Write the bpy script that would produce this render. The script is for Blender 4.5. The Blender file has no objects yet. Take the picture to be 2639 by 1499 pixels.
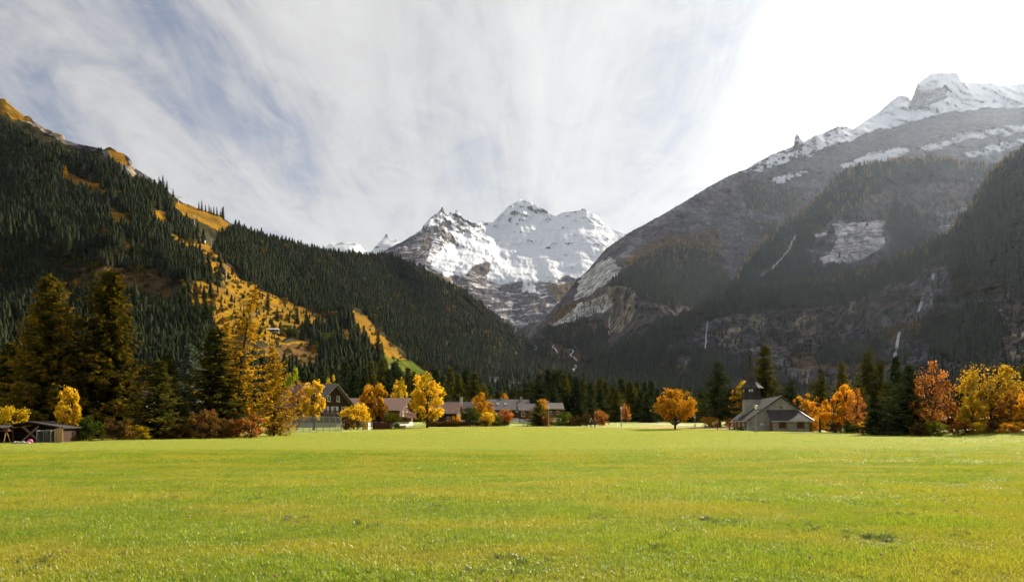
import bpy, math, random
import numpy as np
from mathutils import Vector
R = math.radians
random.seed(7)
rng = np.random.default_rng(11)
scene = bpy.context.scene
C = scene.collection
# ------------------------------------------------------------------ camera
F = 25.0 / 36.0 * 2639.0        # focal length in photograph pixels
CX, HZ, CAMZ = 1319.5, 1083.0, 1.6
cam_d = bpy.data.cameras.new('camera'); cam = bpy.data.objects.new('camera', cam_d); C.objects.link(cam)
cam.location = (0, 0, CAMZ); cam.rotation_euler = (R(90), 0, 0)
cam_d.lens = 25.0; cam_d.sensor_width = 36.0; cam_d.shift_y = (HZ - 749.5) / 2639.0
cam_d.clip_start = 0.1; cam_d.clip_end = 60000
scene.camera = cam
# ------------------------------------------------------------------ light
SUN_AZ, SUN_EL = 41.0, 31.0     # azimuth to the right of the view direction, elevation
sv = Vector((math.sin(R(SUN_AZ)) * math.cos(R(SUN_EL)), math.cos(R(SUN_AZ)) * math.cos(R(SUN_EL)), math.sin(R(SUN_EL))))
sun_d = bpy.data.lights.new('sun', 'SUN'); sun = bpy.data.objects.new('sun', sun_d); C.objects.link(sun)
sun_d.energy = 5.0; sun_d.angle = R(0.8); sun_d.color = (1.0, 0.89, 0.71)
sun.rotation_euler = sv.to_track_quat('Z', 'Y').to_euler()
sun.location = (300, 300, 400)
world = bpy.data.worlds.new('World'); scene.world = world; world.use_nodes = True
wt = world.node_tree; wt.nodes.clear()
def wn(t, **k):
    n = wt.nodes.new(t)
    for a, b in k.items(): setattr(n, a, b)
    return n
def wl(a, b): wt.links.new(a, b)
def wmath(op, a, b=None, c=None, clamp=False):
    n = wn('ShaderNodeMath', operation=op, use_clamp=clamp)
    for i, x in enumerate((a, b, c)):
        if x is None: continue
        if isinstance(x, (int, float)): n.inputs[i].default_value = x
        else: wl(x, n.inputs[i])
    return n.outputs[0]
SKY_STRENGTH = 0.065
sky = wn('ShaderNodeTexSky', sky_type='NISHITA', sun_disc=False)
sky.sun_elevation = R(SUN_EL); sky.sun_rotation = R(SUN_AZ); sky.altitude = 1200; sky.dust_density = 1.0; sky.air_density = 1.0; sky.ozone_density = 1.5
tc = wn('ShaderNodeTexCoord'); sep = wn('ShaderNodeSeparateXYZ'); wl(tc.outputs['Generated'], sep.inputs[0])
zz = wmath('ADD', wmath('MAXIMUM', sep.outputs[2], 0.0), 0.10)
comb = wn('ShaderNodeCombineXYZ')                                # direction projected on a flat cloud layer
wl(wmath('DIVIDE', sep.outputs[0], zz), comb.inputs[0]); wl(wmath('DIVIDE', sep.outputs[1], zz), comb.inputs[1])
def wnoise(rot, scale, loc, sc, detail, rough, dist):
    m = wn('ShaderNodeMapping'); m.inputs['Rotation'].default_value = (0, 0, R(rot)); m.inputs['Scale'].default_value = scale; m.inputs['Location'].default_value = loc
    wl(comb.outputs[0], m.inputs['Vector'])
    n = wn('ShaderNodeTexNoise'); n.inputs['Scale'].default_value = sc; n.inputs['Detail'].default_value = detail
    n.inputs['Roughness'].default_value = rough; n.inputs['Distortion'].default_value = dist
    wl(m.outputs[0], n.inputs['Vector']); return n.outputs['Fac']
big = wnoise(-20, (0.55, 0.30, 1), (2.958, 6.975, 0), 1.0, 3, 0.5, 0.5)      # large sheets
streak = wnoise(-20, (1.7, 0.40, 1), (11.667, 7.894, 0), 1.3, 8, 0.62, 1.1)     # streaks of cirrus
fine = wnoise(-50, (2.2, 1.3, 1), (7.7, 2.2, 0), 3.0, 7, 0.68, 0.8)         # ripples
cov = wmath('ADD', wmath('ADD', wmath('MULTIPLY', big, 0.95), wmath('MULTIPLY', streak, 0.85)), wmath('MULTIPLY', fine, 0.30))
mr = wn('ShaderNodeMapRange', interpolation_type='SMOOTHSTEP'); wl(cov, mr.inputs['Value'])
mr.inputs['From Min'].default_value = 0.79; mr.inputs['From Max'].default_value = 1.16; mr.inputs['To Min'].default_value = 0.18; mr.inputs['To Max'].default_value = 0.98
bw = wn('ShaderNodeRGBToBW'); wl(sky.outputs[0], bw.inputs[0])
# cirrus scatters the light of the sky around it: brighter where the sky behind is bright
cl = wmath('ADD', wmath('MULTIPLY', wmath('POWER', bw.outputs[0], 0.62), 0.20), 3.55)
cl = wmath('MULTIPLY', cl, wmath('ADD', wmath('MULTIPLY', cov, 1.25), -0.25))
cc = wn('ShaderNodeMix', data_type='RGBA', blend_type='MULTIPLY'); cc.inputs[0].default_value = 1.0
cb = wn('ShaderNodeCombineXYZ')
for i in range(3): wl(cl, cb.inputs[i])
wl(cb.outputs[0], cc.inputs[6]); cc.inputs[7].default_value = (1.0, 0.985, 0.97, 1)
thin = wn('ShaderNodeMix', data_type='RGBA', blend_type='MULTIPLY'); thin.inputs[0].default_value = 1.0; wl(sky.outputs[0], thin.inputs[6]); thin.inputs[7].default_value = (0.35, 0.49, 0.64, 1)
mx = wn('ShaderNodeMix', data_type='RGBA'); wl(mr.outputs[0], mx.inputs[0]); wl(thin.outputs[2], mx.inputs[6]); wl(cc.outputs[2], mx.inputs[7])
bg = wn('ShaderNodeBackground'); bg.inputs['Strength'].default_value = SKY_STRENGTH; wl(mx.outputs[2], bg.inputs['Color'])
wo = wn('ShaderNodeOutputWorld'); wl(bg.outputs[0], wo.inputs['Surface'])
world.cycles.sampling_method = 'MANUAL'; world.cycles.sample_map_resolution = 512
scene.view_settings.view_transform = 'Standard'; scene.view_settings.look = 'None'
scene.view_settings.exposure = 1.15; scene.view_settings.gamma = 1.0; scene.view_settings.use_curve_mapping = False
scene.render.engine = 'CYCLES'
cy = scene.cycles
cy.use_denoising = True; cy.max_bounces = 4; cy.diffuse_bounces = 2; cy.glossy_bounces = 1; cy.transmission_bounces = 3; cy.transparent_max_bounces = 12; cy.volume_bounces = 0
cy.use_light_tree = False; cy.use_adaptive_sampling = True; cy.adaptive_threshold = 0.03; cy.caustics_reflective = False; cy.caustics_refractive = False
# ------------------------------------------------------------------ helpers
def P(u, v, d): return np.array([(u - CX) / F * d, d, CAMZ + (HZ - v) / F * d])
def sstep(a, b, x):
    t = np.clip((x - a) / (b - a), 0, 1); return t * t * (3 - 2 * t)
def gz(x, y):
    x = np.asarray(x, float); y = np.asarray(y, float)
    z = 0.55 * sstep(100, 170, y) + 1.1 * sstep(150, 260, y) + 10 * sstep(300, 900, y)
    dist = ((x - 38.5) * 62 - (y - 53) * 11) / 63.0
    z = z + 0.55 * sstep(-1, 7, dist) * (1 - sstep(90, 125, y))
    z = z + 0.05 * np.sin(x * 0.21 + 1.3) * np.sin(y * 0.13 + 0.4) + 0.03 * np.sin(x * 0.07 - y * 0.31)
    return z
def on_ground(u, v):            # where the ray through a photograph pixel meets the meadow
    lo = None
    for y in np.arange(6, 300, 0.5):
        x = (u - CX) / F * y
        if HZ + (CAMZ - float(gz(x, y))) * F / y <= v: lo = y; break
    y = lo or 300.0
    x = (u - CX) / F * y
    return np.array([x, y, float(gz(x, y))])
def at(u, d):
    x = (u - CX) / F * d; return np.array([x, d, float(gz(x, d))])
# --- gradient noise
_perm = np.random.default_rng(3).permutation(256); _perm = np.concatenate([_perm, _perm, _perm])
_g = np.random.default_rng(4).normal(size=(256, 3)); _g /= np.linalg.norm(_g, axis=1, keepdims=True)
def pn(p):
    i = np.floor(p).astype(int); f = p - i; i &= 255
    w = f * f * f * (f * (f * 6 - 15) + 10); out = 0
    for dx in (0, 1):
        for dy in (0, 1):
            for dz in (0, 1):
                h = _perm[_perm[_perm[i[..., 0] + dx] + i[..., 1] + dy] + i[..., 2] + dz]
                g = _g[h]; d = f - np.array([dx, dy, dz])
                s = (g * d).sum(-1)
                s = s * (w[..., 0] if dx else 1 - w[..., 0]) * (w[..., 1] if dy else 1 - w[..., 1]) * (w[..., 2] if dz else 1 - w[..., 2])
                out = out + s
    return out * 1.6
def fbm(p, o=5, g=0.5):
    s = 0; a = 1; n = 0
    for k in range(o):
        s = s + a * pn(p * 2 ** k + 17.3 * k); n += a; a *= g
    return s / n
def ridged(p, o=5, g=0.5):
    s = 0; a = 1; n = 0
    for k in range(o):
        s = s + a * (1 - np.abs(pn(p * 2 ** k + 9.1 * k)) * 2); n += a; a *= g
    return s / n
def inpoly(u, v, poly):
    u = np.asarray(u); v = np.asarray(v); r = np.zeros(u.shape, bool); n = len(poly)
    for k in range(n):
        x1, y1 = poly[k]; x2, y2 = poly[(k + 1) % n]
        if y1 == y2: continue
        c = ((y1 > v) != (y2 > v)) & (u < (x2 - x1) * (v - y1) / (y2 - y1) + x1)
        r ^= c
    return r
# --- materials
def mat(name):
    m = bpy.data.materials.new(name); m.use_nodes = True; m.node_tree.nodes.clear(); return m
class NT:
    def __init__(s, m): s.m = m; s.t = m.node_tree; s.out = s.n('ShaderNodeOutputMaterial')
    def n(s, t, **k):
        x = s.t.nodes.new(t)
        for a, b in k.items(): setattr(x, a, b)
        return x
    def l(s, a, b): s.t.links.new(a, b)
    def put(s, sock, x):
        if isinstance(x, bpy.types.NodeSocket): s.l(x, sock)
        elif x is not None: sock.default_value = x
    def math(s, op, a, b=None, c=None, clamp=False):
        x = s.n('ShaderNodeMath', operation=op, use_clamp=clamp)
        for i, q in enumerate((a, b, c)): s.put(x.inputs[i], q)
        return x.outputs[0]
    def mix(s, f, a, b):
        x = s.n('ShaderNodeMix', data_type='RGBA')
        s.put(x.inputs[0], f)
        for i, q in ((6, a), (7, b)):
            s.put(x.inputs[i], (*q, 1) if isinstance(q, tuple) and len(q) == 3 else q)
        return x.outputs[2]
    def noise(s, scale, detail=4, rough=0.55, dist=0.0, coord='Object', stretch=None, loc=None):
        v = s.coord(coord)
        if stretch or loc:
            mp = s.n('ShaderNodeMapping'); s.l(v, mp.inputs[0])
            if stretch: mp.inputs['Scale'].default_value = stretch
            if loc: mp.inputs['Location'].default_value = loc
            v = mp.outputs[0]
        x = s.n('ShaderNodeTexNoise'); s.l(v, x.inputs['Vector'])
        x.inputs['Scale'].default_value = scale; x.inputs['Detail'].default_value = detail; x.inputs['Roughness'].default_value = rough; x.inputs['Distortion'].default_value = dist
        return x.outputs['Fac']
    def coord(s, kind='Object'):
        if kind == 'World': return s.n('ShaderNodeNewGeometry').outputs['Position']
        return s.n('ShaderNodeTexCoord').outputs[kind]
    def ss(s, x, a, b, lo=0.0, hi=1.0):
        m = s.n('ShaderNodeMapRange', interpolation_type='SMOOTHSTEP'); s.put(m.inputs['Value'], x)
        for k, q in (('From Min', a), ('From Max', b), ('To Min', lo), ('To Max', hi)): s.put(m.inputs[k], q)
        return m.outputs[0]
    def attr(s, name, typ='GEOMETRY'):
        x = s.n('ShaderNodeAttribute', attribute_name=name, attribute_type=typ); return x.outputs['Fac']
    def rand(s): return s.n('ShaderNodeObjectInfo').outputs['Random']
    def bump(s, h, strength, dist):
        b = s.n('ShaderNodeBump'); s.put(b.inputs['Height'], h); b.inputs['Strength'].default_value = strength; b.inputs['Distance'].default_value = dist
        return b.outputs[0]
    def bsdf(s, col, rough=0.8, nrm=None, spec=0.3, metal=0.0):
        b = s.n('ShaderNodeBsdfPrincipled')
        s.put(b.inputs['Base Color'], (*col, 1) if isinstance(col, tuple) else col); s.put(b.inputs['Roughness'], rough)
        b.inputs['Specular IOR Level'].default_value = spec; b.inputs['Metallic'].default_value = metal
        if nrm is not None: s.l(nrm, b.inputs['Normal'])
        s.l(b.outputs[0], s.out.inputs['Surface']); return b
    def leafy(s, col, trans=0.5, tcol=None, rough=0.55, gloss=0.06):
        d = s.n('ShaderNodeBsdfDiffuse'); t = s.n('ShaderNodeBsdfTranslucent')
        s.put(d.inputs[0], (*col, 1) if isinstance(col, tuple) else col)
        tcol = tcol if tcol is not None else col
        s.put(t.inputs[0], (*tcol, 1) if isinstance(tcol, tuple) else tcol)
        m = s.n('ShaderNodeMixShader'); m.inputs[0].default_value = trans
        s.l(d.outputs[0], m.inputs[1]); s.l(t.outputs[0], m.inputs[2])
        o = m.outputs[0]
        if gloss:
            g = s.n('ShaderNodeBsdfGlossy'); g.inputs['Roughness'].default_value = rough; g.inputs[0].default_value = (1, 1, 1, 1)
            m2 = s.n('ShaderNodeMixShader'); m2.inputs[0].default_value = gloss
            s.l(o, m2.inputs[1]); s.l(g.outputs[0], m2.inputs[2]); o = m2.outputs[0]
        s.l(o, s.out.inputs['Surface'])
def simple(name, col, rough=0.8, var=0.25, scale=2.0, spec=0.3, metal=0.0, bump=0.0, stretch=None, coord='Object'):
    m = mat(name); t = NT(m)
    n = t.noise(scale, 5, 0.6, 0.3, coord, stretch)
    c = t.mix(n, tuple(x * (1 - var) for x in col), tuple(min(1, x * (1 + var)) for x in col))
    t.bsdf(c, rough, t.bump(n, 0.6, bump) if bump else None, spec, metal); return m
# --- mesh building
class MB:
    def __init__(s): s.v = []; s.f = []
    def add(s, vs, fs):
        o = len(s.v); s.v += [tuple(map(float, q)) for q in vs]; s.f += [tuple(o + i for i in q) for q in fs]; return s
    def box(s, c, d, rz=0.0, taper=1.0):
        x, y, z = (q / 2 for q in d); ca, sa = math.cos(rz), math.sin(rz); vs = []
        for k, (a, b, e) in enumerate(((-1,-1,-1),(1,-1,-1),(1,1,-1),(-1,1,-1),(-1,-1,1),(1,-1,1),(1,1,1),(-1,1,1))):
            tp = taper if e > 0 else 1.0
            px, py = a * x * tp, b * y * tp; vs.append((c[0] + px * ca - py * sa, c[1] + px * sa + py * ca, c[2] + e * z))
        return s.add(vs, ((0,3,2,1),(4,5,6,7),(0,1,5,4),(1,2,6,5),(2,3,7,6),(3,0,4,7)))
    def prism(s, poly, x0, x1):          # polygon in y,z pushed along x
        n = len(poly); vs = [(x0, a, b) for a, b in poly] + [(x1, a, b) for a, b in poly]
        return s.add(vs, [tuple(range(n))[::-1], tuple(range(n, 2 * n))] + [(i, (i + 1) % n, n + (i + 1) % n, n + i) for i in range(n)])
    def tube(s, pts, rad, n=6, cap=True):
        pts = [Vector(p) for p in pts]; rings = []
        o = len(s.v)
        for i, p in enumerate(pts):
            d = (pts[min(i + 1, len(pts) - 1)] - pts[max(i - 1, 0)]).normalized()
            a = d.orthogonal().normalized() if i == 0 else (pa - d * pa.dot(d)).normalized(); pa = a; b = d.cross(a)
            r = rad[i] if isinstance(rad, (list, tuple)) else rad
            for k in range(n): s.v.append(tuple(p + (a * math.cos(2 * math.pi * k / n) + b * math.sin(2 * math.pi * k / n)) * r))
        for i in range(len(pts) - 1):
            for k in range(n): s.f.append((o + i * n + k, o + i * n + (k + 1) % n, o + (i + 1) * n + (k + 1) % n, o + (i + 1) * n + k))
        if cap: s.f.append(tuple(o + k for k in range(n))[::-1]); s.f.append(tuple(o + (len(pts) - 1) * n + k for k in range(n)))
        return s
    def lathe(s, prof, n=10, c=(0, 0, 0), squash=(1, 1)):
        o = len(s.v)
        for r, z in prof:
            for k in range(n): s.v.append((c[0] + r * math.cos(2*math.pi*(k+.5)/n) * squash[0], c[1] + r * math.sin(2*math.pi*(k+.5)/n) * squash[1], c[2] + z))
        for i in range(len(prof) - 1):
            for k in range(n): s.f.append((o+i*n+k, o+i*n+(k+1)%n, o+(i+1)*n+(k+1)%n, o+(i+1)*n+k))
        s.f.append(tuple(o+k for k in range(n))[::-1]); s.f.append(tuple(o+(len(prof)-1)*n+k for k in range(n))); return s
    def mesh(s, name, m=None, smooth=False):
        me = bpy.data.meshes.new(name); me.from_pydata(s.v, [], s.f)
        if m: me.materials.append(m)
        if smooth: me.polygons.foreach_set('use_smooth', [True] * len(me.polygons))
        me.update(); return me
    def build(s, name, m, parent=None, loc=(0, 0, 0), smooth=False):
        return link(name, s.mesh(name, m, smooth), parent, loc)
def link(name, data, parent=None, loc=(0, 0, 0), rz=0.0, scale=None):
    o = bpy.data.objects.new(name, data); C.objects.link(o); o.location = loc; o.rotation_euler = (0, 0, rz)
    if scale: o.scale = scale
    if parent: o.parent = parent
    return o
def tag(o, label=None, cat=None, group=None, kind=None):
    if label: o['label'] = label
    if cat: o['category'] = cat
    if group: o['group'] = group
    if kind: o['kind'] = kind
    return o
def thing(name, label, cat, loc, rz=0.0, group=None, scale=None):
    o = link(name, None, None, tuple(loc), rz, scale); o.empty_display_size = 0.3
    return tag(o, label, cat, group)
def np_mesh(name, V, Q, m=None, attrs=None, smooth=False):
    V = np.asarray(V, np.float32).reshape(-1, 3); Q = np.asarray(Q, np.int32); k = Q.shape[1]
    me = bpy.data.meshes.new(name); me.vertices.add(len(V)); me.vertices.foreach_set('co', V.ravel())
    me.loops.add(Q.size); me.loops.foreach_set('vertex_index', Q.ravel())
    me.polygons.add(len(Q)); me.polygons.foreach_set('loop_start', np.arange(0, Q.size, k, dtype=np.int32))
    if smooth: me.polygons.foreach_set('use_smooth', np.ones(len(Q), bool))
    for an, av in (attrs or {}).items():
        a = me.attributes.new(an, 'FLOAT', 'POINT'); a.data.foreach_set('value', np.asarray(av, np.float32).ravel())
    if m: me.materials.append(m)
    me.update(); me.validate(); return me
def scatter(name, pts, rot, scl, protos, label, category=None):
    """uncountable growth: prototypes instanced on points"""
    n = len(pts); me = bpy.data.meshes.new(name); me.vertices.add(n); me.vertices.foreach_set('co', np.asarray(pts, np.float32).ravel())
    for an, av, ty in (('rot', rot, 'FLOAT_VECTOR'), ('scl', scl, 'FLOAT_VECTOR')):
        a = me.attributes.new(an, ty, 'POINT'); a.data.foreach_set('vector', np.asarray(av, np.float32).ravel())
    a = me.attributes.new('idx', 'INT', 'POINT'); a.data.foreach_set('value', rng.integers(0, len(protos), n).astype(np.int32))
    o = link(name, me); tag(o, label, category, None, 'stuff')
    col = bpy.data.collections.new(name + '_sources')
    for q in protos: col.objects.link(q)
    g = bpy.data.node_groups.new(name, 'GeometryNodeTree')
    g.interface.new_socket('Geometry', in_out='INPUT', socket_type='NodeSocketGeometry'); g.interface.new_socket('Geometry', in_out='OUTPUT', socket_type='NodeSocketGeometry')
    gi = g.nodes.new('NodeGroupInput'); go = g.nodes.new('NodeGroupOutput'); ip = g.nodes.new('GeometryNodeInstanceOnPoints'); ci = g.nodes.new('GeometryNodeCollectionInfo')
    ci.inputs['Collection'].default_value = col; ci.inputs['Separate Children'].default_value = True; ci.inputs['Reset Children'].default_value = True
    ip.inputs['Pick Instance'].default_value = True
    def na(nm, ty):
        x = g.nodes.new('GeometryNodeInputNamedAttribute'); x.data_type = ty; x.inputs['Name'].default_value = nm; return x.outputs['Attribute']
    g.links.new(gi.outputs[0], ip.inputs['Points']); g.links.new(ci.outputs[0], ip.inputs['Instance'])
    g.links.new(na('idx', 'INT'), ip.inputs['Instance Index']); g.links.new(na('rot', 'FLOAT_VECTOR'), ip.inputs['Rotation']); g.links.new(na('scl', 'FLOAT_VECTOR'), ip.inputs['Scale'])
    g.links.new(ip.outputs[0], go.inputs[0])
    md = o.modifiers.new('scatter', 'NODES'); md.node_group = g
    return o
def proto(name, me): return bpy.data.objects.new(name, me)
# ------------------------------------------------------------------ terrain material
def terrain_material():
    m = mat('terrain'); t = NT(m)
    n1 = t.noise(0.004, 6, 0.6, 0.5); n2 = t.noise(0.03, 7, 0.65, 0.4); n3 = t.noise(0.15, 5, 0.65)
    strata = t.noise(0.012, 6, 0.7, 0.6, stretch=(0.6, 0.6, 2.0))
    vert = t.noise(0.03, 5, 0.65, 0.3, stretch=(1.6, 1.6, 0.16))
    rock = t.mix(t.ss(strata, 0.40, 0.62), (0.042, 0.036, 0.046), (0.115, 0.102, 0.118))
    rock = t.mix(t.ss(vert, 0.42, 0.68), rock, (0.095, 0.084, 0.080))
    rock = t.mix(t.math('MULTIPLY', t.ss(n1, 0.46, 0.64), 0.7), rock, (0.105, 0.074, 0.050))
    run = t.noise(0.006, 6, 0.68, 0.8, stretch=(1.5, 1.5, 0.30)); rock = t.mix(t.math('MULTIPLY', t.ss(run, 0.53, 0.62), 0.8), rock, (0.175, 0.165, 0.18)); rock = t.mix(t.math('MULTIPLY', t.ss(run, 0.46, 0.34), 0.7), rock, (0.035, 0.031, 0.036))
    warm = t.mix(t.ss(vert, 0.40, 0.62), (0.10, 0.088, 0.08), (0.36, 0.29, 0.19))
    wm = t.ss(t.math('ADD', t.attr('warm'), t.math('MULTIPLY', t.math('SUBTRACT', n2, 0.5), 1.6)), 0.42, 0.62)
    rock = t.mix(wm, rock, warm)
    scree = t.mix(t.ss(n2, 0.35, 0.7), (0.052, 0.046, 0.056), (0.098, 0.088, 0.100))
    c = t.mix(t.ss(t.math('ADD', t.attr('scree'), t.math('MULTIPLY', t.math('SUBTRACT', n2, 0.5), 1.2)), 0.4, 0.6), rock, scree)
    slabs = t.mix(t.ss(t.noise(0.035, 6, 0.7, 0.8, stretch=(0.35, 0.35, 2.6)), 0.40, 0.58), (0.20, 0.19, 0.20), (0.58, 0.55, 0.54))
    sm = t.ss(t.math('ADD', t.attr('slab'), t.math('MULTIPLY', t.math('SUBTRACT', strata, 0.5), 2.4)), 0.45, 0.62)
    c = t.mix(sm, c, slabs)
    floor = t.mix(t.ss(n2, 0.35, 0.65), (0.024, 0.025, 0.012), (0.058, 0.047, 0.022))
    c = t.mix(t.ss(t.math('ADD', t.attr('floor'), t.math('MULTIPLY', t.math('SUBTRACT', n2, 0.5), 1.4)), 0.4, 0.62), c, floor)
    terr = t.noise(0.02, 4, 0.6, 0.5, stretch=(0.5, 0.5, 6.0))       # cattle steps along the contour
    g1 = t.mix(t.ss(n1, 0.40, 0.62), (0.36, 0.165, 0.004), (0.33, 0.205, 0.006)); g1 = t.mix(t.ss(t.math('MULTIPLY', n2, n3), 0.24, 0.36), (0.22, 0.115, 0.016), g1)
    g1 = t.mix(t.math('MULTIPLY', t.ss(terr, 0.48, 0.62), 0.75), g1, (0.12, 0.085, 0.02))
    c = t.mix(t.ss(t.math('ADD', t.attr('grass'), t.math('MULTIPLY', t.math('SUBTRACT', n2, 0.5), 0.9)), 0.42, 0.6), c, g1)
    g2 = t.mix(t.ss(n2, 0.35, 0.65), (0.06, 0.085, 0.012), (0.115, 0.12, 0.02))
    c = t.mix(t.ss(t.math('ADD', t.attr('green'), t.math('MULTIPLY', t.math('SUBTRACT', n2, 0.5), 0.8)), 0.4, 0.62), c, g2)
    heath = t.mix(t.ss(n2, 0.36, 0.64), (0.065, 0.047, 0.022), (0.13, 0.075, 0.026))
    c = t.mix(t.ss(t.math('ADD', t.attr('heath'), t.math('MULTIPLY', t.math('SUBTRACT', n2, 0.5), 1.3)), 0.4, 0.64), c, heath)
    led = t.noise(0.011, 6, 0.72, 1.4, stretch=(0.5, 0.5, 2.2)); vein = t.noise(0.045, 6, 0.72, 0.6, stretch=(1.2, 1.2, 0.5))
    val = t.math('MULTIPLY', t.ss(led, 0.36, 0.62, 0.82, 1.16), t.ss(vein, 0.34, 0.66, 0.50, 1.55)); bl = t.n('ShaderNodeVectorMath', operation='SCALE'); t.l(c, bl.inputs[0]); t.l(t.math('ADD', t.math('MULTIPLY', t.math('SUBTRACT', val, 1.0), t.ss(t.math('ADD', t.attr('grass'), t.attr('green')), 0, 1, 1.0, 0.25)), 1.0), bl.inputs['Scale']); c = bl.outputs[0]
    sf = t.noise(0.022, 6, 0.7, 0.5, stretch=(1.7, 1.7, 0.35))
    sn = t.math('ADD', t.math('ADD', t.attr('snow'), t.math('MULTIPLY', t.math('SUBTRACT', sf, 0.5), 1.35)), t.math('ADD', t.math('MULTIPLY', t.math('SUBTRACT', t.math('MULTIPLY', t.math('ADD', strata, vert), 0.5), 0.5), 0.7), t.math('MULTIPLY', t.math('SUBTRACT', n2, 0.5), 0.7)))
    sm2 = t.ss(sn, 0.40, 0.58)
    c = t.mix(sm2, c, t.mix(n2, (0.66, 0.69, 0.75), (0.76, 0.77, 0.79)))
    h = t.math('ADD', t.math('MULTIPLY', strata, 0.45), t.math('ADD', t.math('MULTIPLY', vert, 0.6), t.math('ADD', n2, t.math('MULTIPLY', n3, 0.25))))
    h = t.math('MULTIPLY', h, t.ss(sm2, 0, 1, 1.0, 0.4))
    h = t.math('MULTIPLY', h, t.ss(t.attr('grass'), 0, 1, 1.0, 0.25))
    t.bsdf(c, t.ss(sm2, 0, 1, 0.92, 0.65), t.bump(h, 0.8, 6.0), 0.0)
    return m
TERRAIN = terrain_material()
ATTRS = ('snow', 'scree', 'slab', 'floor', 'grass', 'green', 'warm', 'heath')
def smooth1(a):
    b = np.pad(a, 1, mode='edge'); return (b[:-2, 1:-1] + b[2:, 1:-1] + b[1:-1, :-2] + b[1:-1, 2:] + 2 * a) / 6
class Sheet:
    """a mountain flank: a height surface lofted from its ridge down to its foot, with a far side behind the ridge"""
    def __init__(s, name, label, crest, ctrl, bottom, u0, u1, nu, nv, disp, jag=0.0, jagl=0.05, masks=None, seed=0, snowfn=None):
        cr = np.array(crest, float); ct = np.array([(a, b, c) for a, b, c in crest] + list(ctrl), float)
        X = ct[:, :2] / 400.0; n = len(X)
        K = np.linalg.norm(X[:, None] - X[None], axis=2); A = np.zeros((n + 3, n + 3)); A[:n, :n] = K - np.eye(n) * 0.02
        A[:n, n] = 1; A[:n, n + 1:] = X; A[n, :n] = 1; A[n + 1:, :n] = X.T
        w = np.linalg.solve(A, np.concatenate([np.log(ct[:, 2]), [0, 0, 0]]))
        def depth(u, v):
            q = np.stack([u, v], -1).reshape(-1, 2) / 400.0
            r = np.linalg.norm(q[:, None] - X[None], axis=2)
            return np.exp(r @ w[:n] + w[n] + q @ w[n + 1:]).reshape(np.shape(u))
        us = np.linspace(u0, u1, nu)
        cv = np.interp(us, cr[:, 0], cr[:, 1])
        if jag:
            q = np.stack([us * jagl, us * 0 + seed * 3.3, us * 0], -1); cv = cv + jag * (fbm(q, 6, 0.62)) * np.interp(us, [u0, u0 + 20], [0, 1])
        bv = np.interp(us, [b[0] for b in bottom], [b[1] for b in bottom])
        bv = np.maximum(bv, cv + 3)
        tt = np.linspace(0, 1, nv)
        U = np.repeat(us[None], nv, 0); V = cv[None] + tt[:, None] * (bv - cv)[None]
        D = depth(U, V)
        W = np.stack([(U - CX) / F * D, D, CAMZ + (HZ - V) / F * D], -1)
        D2 = D * (1 + disp(W, U, V))
        W = np.stack([(U - CX) / F * D2, D2, CAMZ + (HZ - V) / F * D2], -1)
        s.us, s.cv, s.bv, s.W, s.U, s.V, s.nu, s.nv = us, cv, bv, W, U, V, nu, nv
        du = np.gradient(W, axis=1); dv = np.gradient(W, axis=0); N = np.cross(du, -dv); N /= np.linalg.norm(N, axis=2, keepdims=True) + 1e-9
        if N[..., 2].mean() < 0: N = -N
        s.N = N
        at_ = {a: np.zeros(U.shape) for a in ATTRS}
        ju = U + 26 * fbm(np.stack([U / 45, V / 35, U * 0 + seed], -1), 5, 0.6); jv = V + 16 * fbm(np.stack([U / 45, V / 35, U * 0 + seed + 31.7], -1), 5, 0.6)
        for a, polys in (masks or {}).items():
            for pl in polys: at_[a] = np.maximum(at_[a], inpoly(ju, jv, pl).astype(float))
            at_[a] = smooth1(smooth1(at_[a]))
        if snowfn: at_['snow'] = smooth1(snowfn(s, at_))
        # far side of the ridge
        top = W[0]; back = []
        for k, (df, zf) in enumerate(((1.03, 0.97), (1.10, 0.82), (1.22, 0.5), (1.35, -0.05))):
            b = top.copy(); b[:, :2] *= df; b[:, 2] *= zf; back.append(b)
        G = np.concatenate([np.array(back[::-1]), W], 0); nr = G.shape[0]
        idx = np.arange(nr * nu).reshape(nr, nu)
        Q = np.stack([idx[1:, :-1], idx[1:, 1:], idx[:-1, 1:], idx[:-1, :-1]], -1).reshape(-1, 4)
        at_ = {a: np.concatenate([np.repeat(x[:1], 4, 0), x], 0) for a, x in at_.items()}
        s.obj = link(name, np_mesh(name, G, Q, TERRAIN, at_, True)); tag(s.obj, label, None, None, 'structure')
    def sample(s, u, v):
        i = (np.asarray(u) - s.us[0]) / (s.us[-1] - s.us[0]) * (s.nu - 1); i0 = np.clip(i.astype(int), 0, s.nu - 2); fu = (i - i0)[:, None]
        c = np.interp(u, s.us, s.cv); b = np.interp(u, s.us, s.bv); t = (v - c) / (b - c) * (s.nv - 1); ok = (t >= -0.5) & (t <= s.nv - 1) & (i >= 0) & (i <= s.nu - 1)
        j0 = np.clip(t.astype(int), 0, s.nv - 2); fv = np.clip(t - j0, 0, 1)[:, None]; W = s.W
        p = (W[j0, i0] * (1 - fu) + W[j0, i0 + 1] * fu) * (1 - fv) + (W[j0 + 1, i0] * (1 - fu) + W[j0 + 1, i0 + 1] * fu) * fv
        return p, ok
    def point(s, u, v):
        p, _ = s.sample(np.array([float(u)]), np.array([float(v)])); return p[0]
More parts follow.
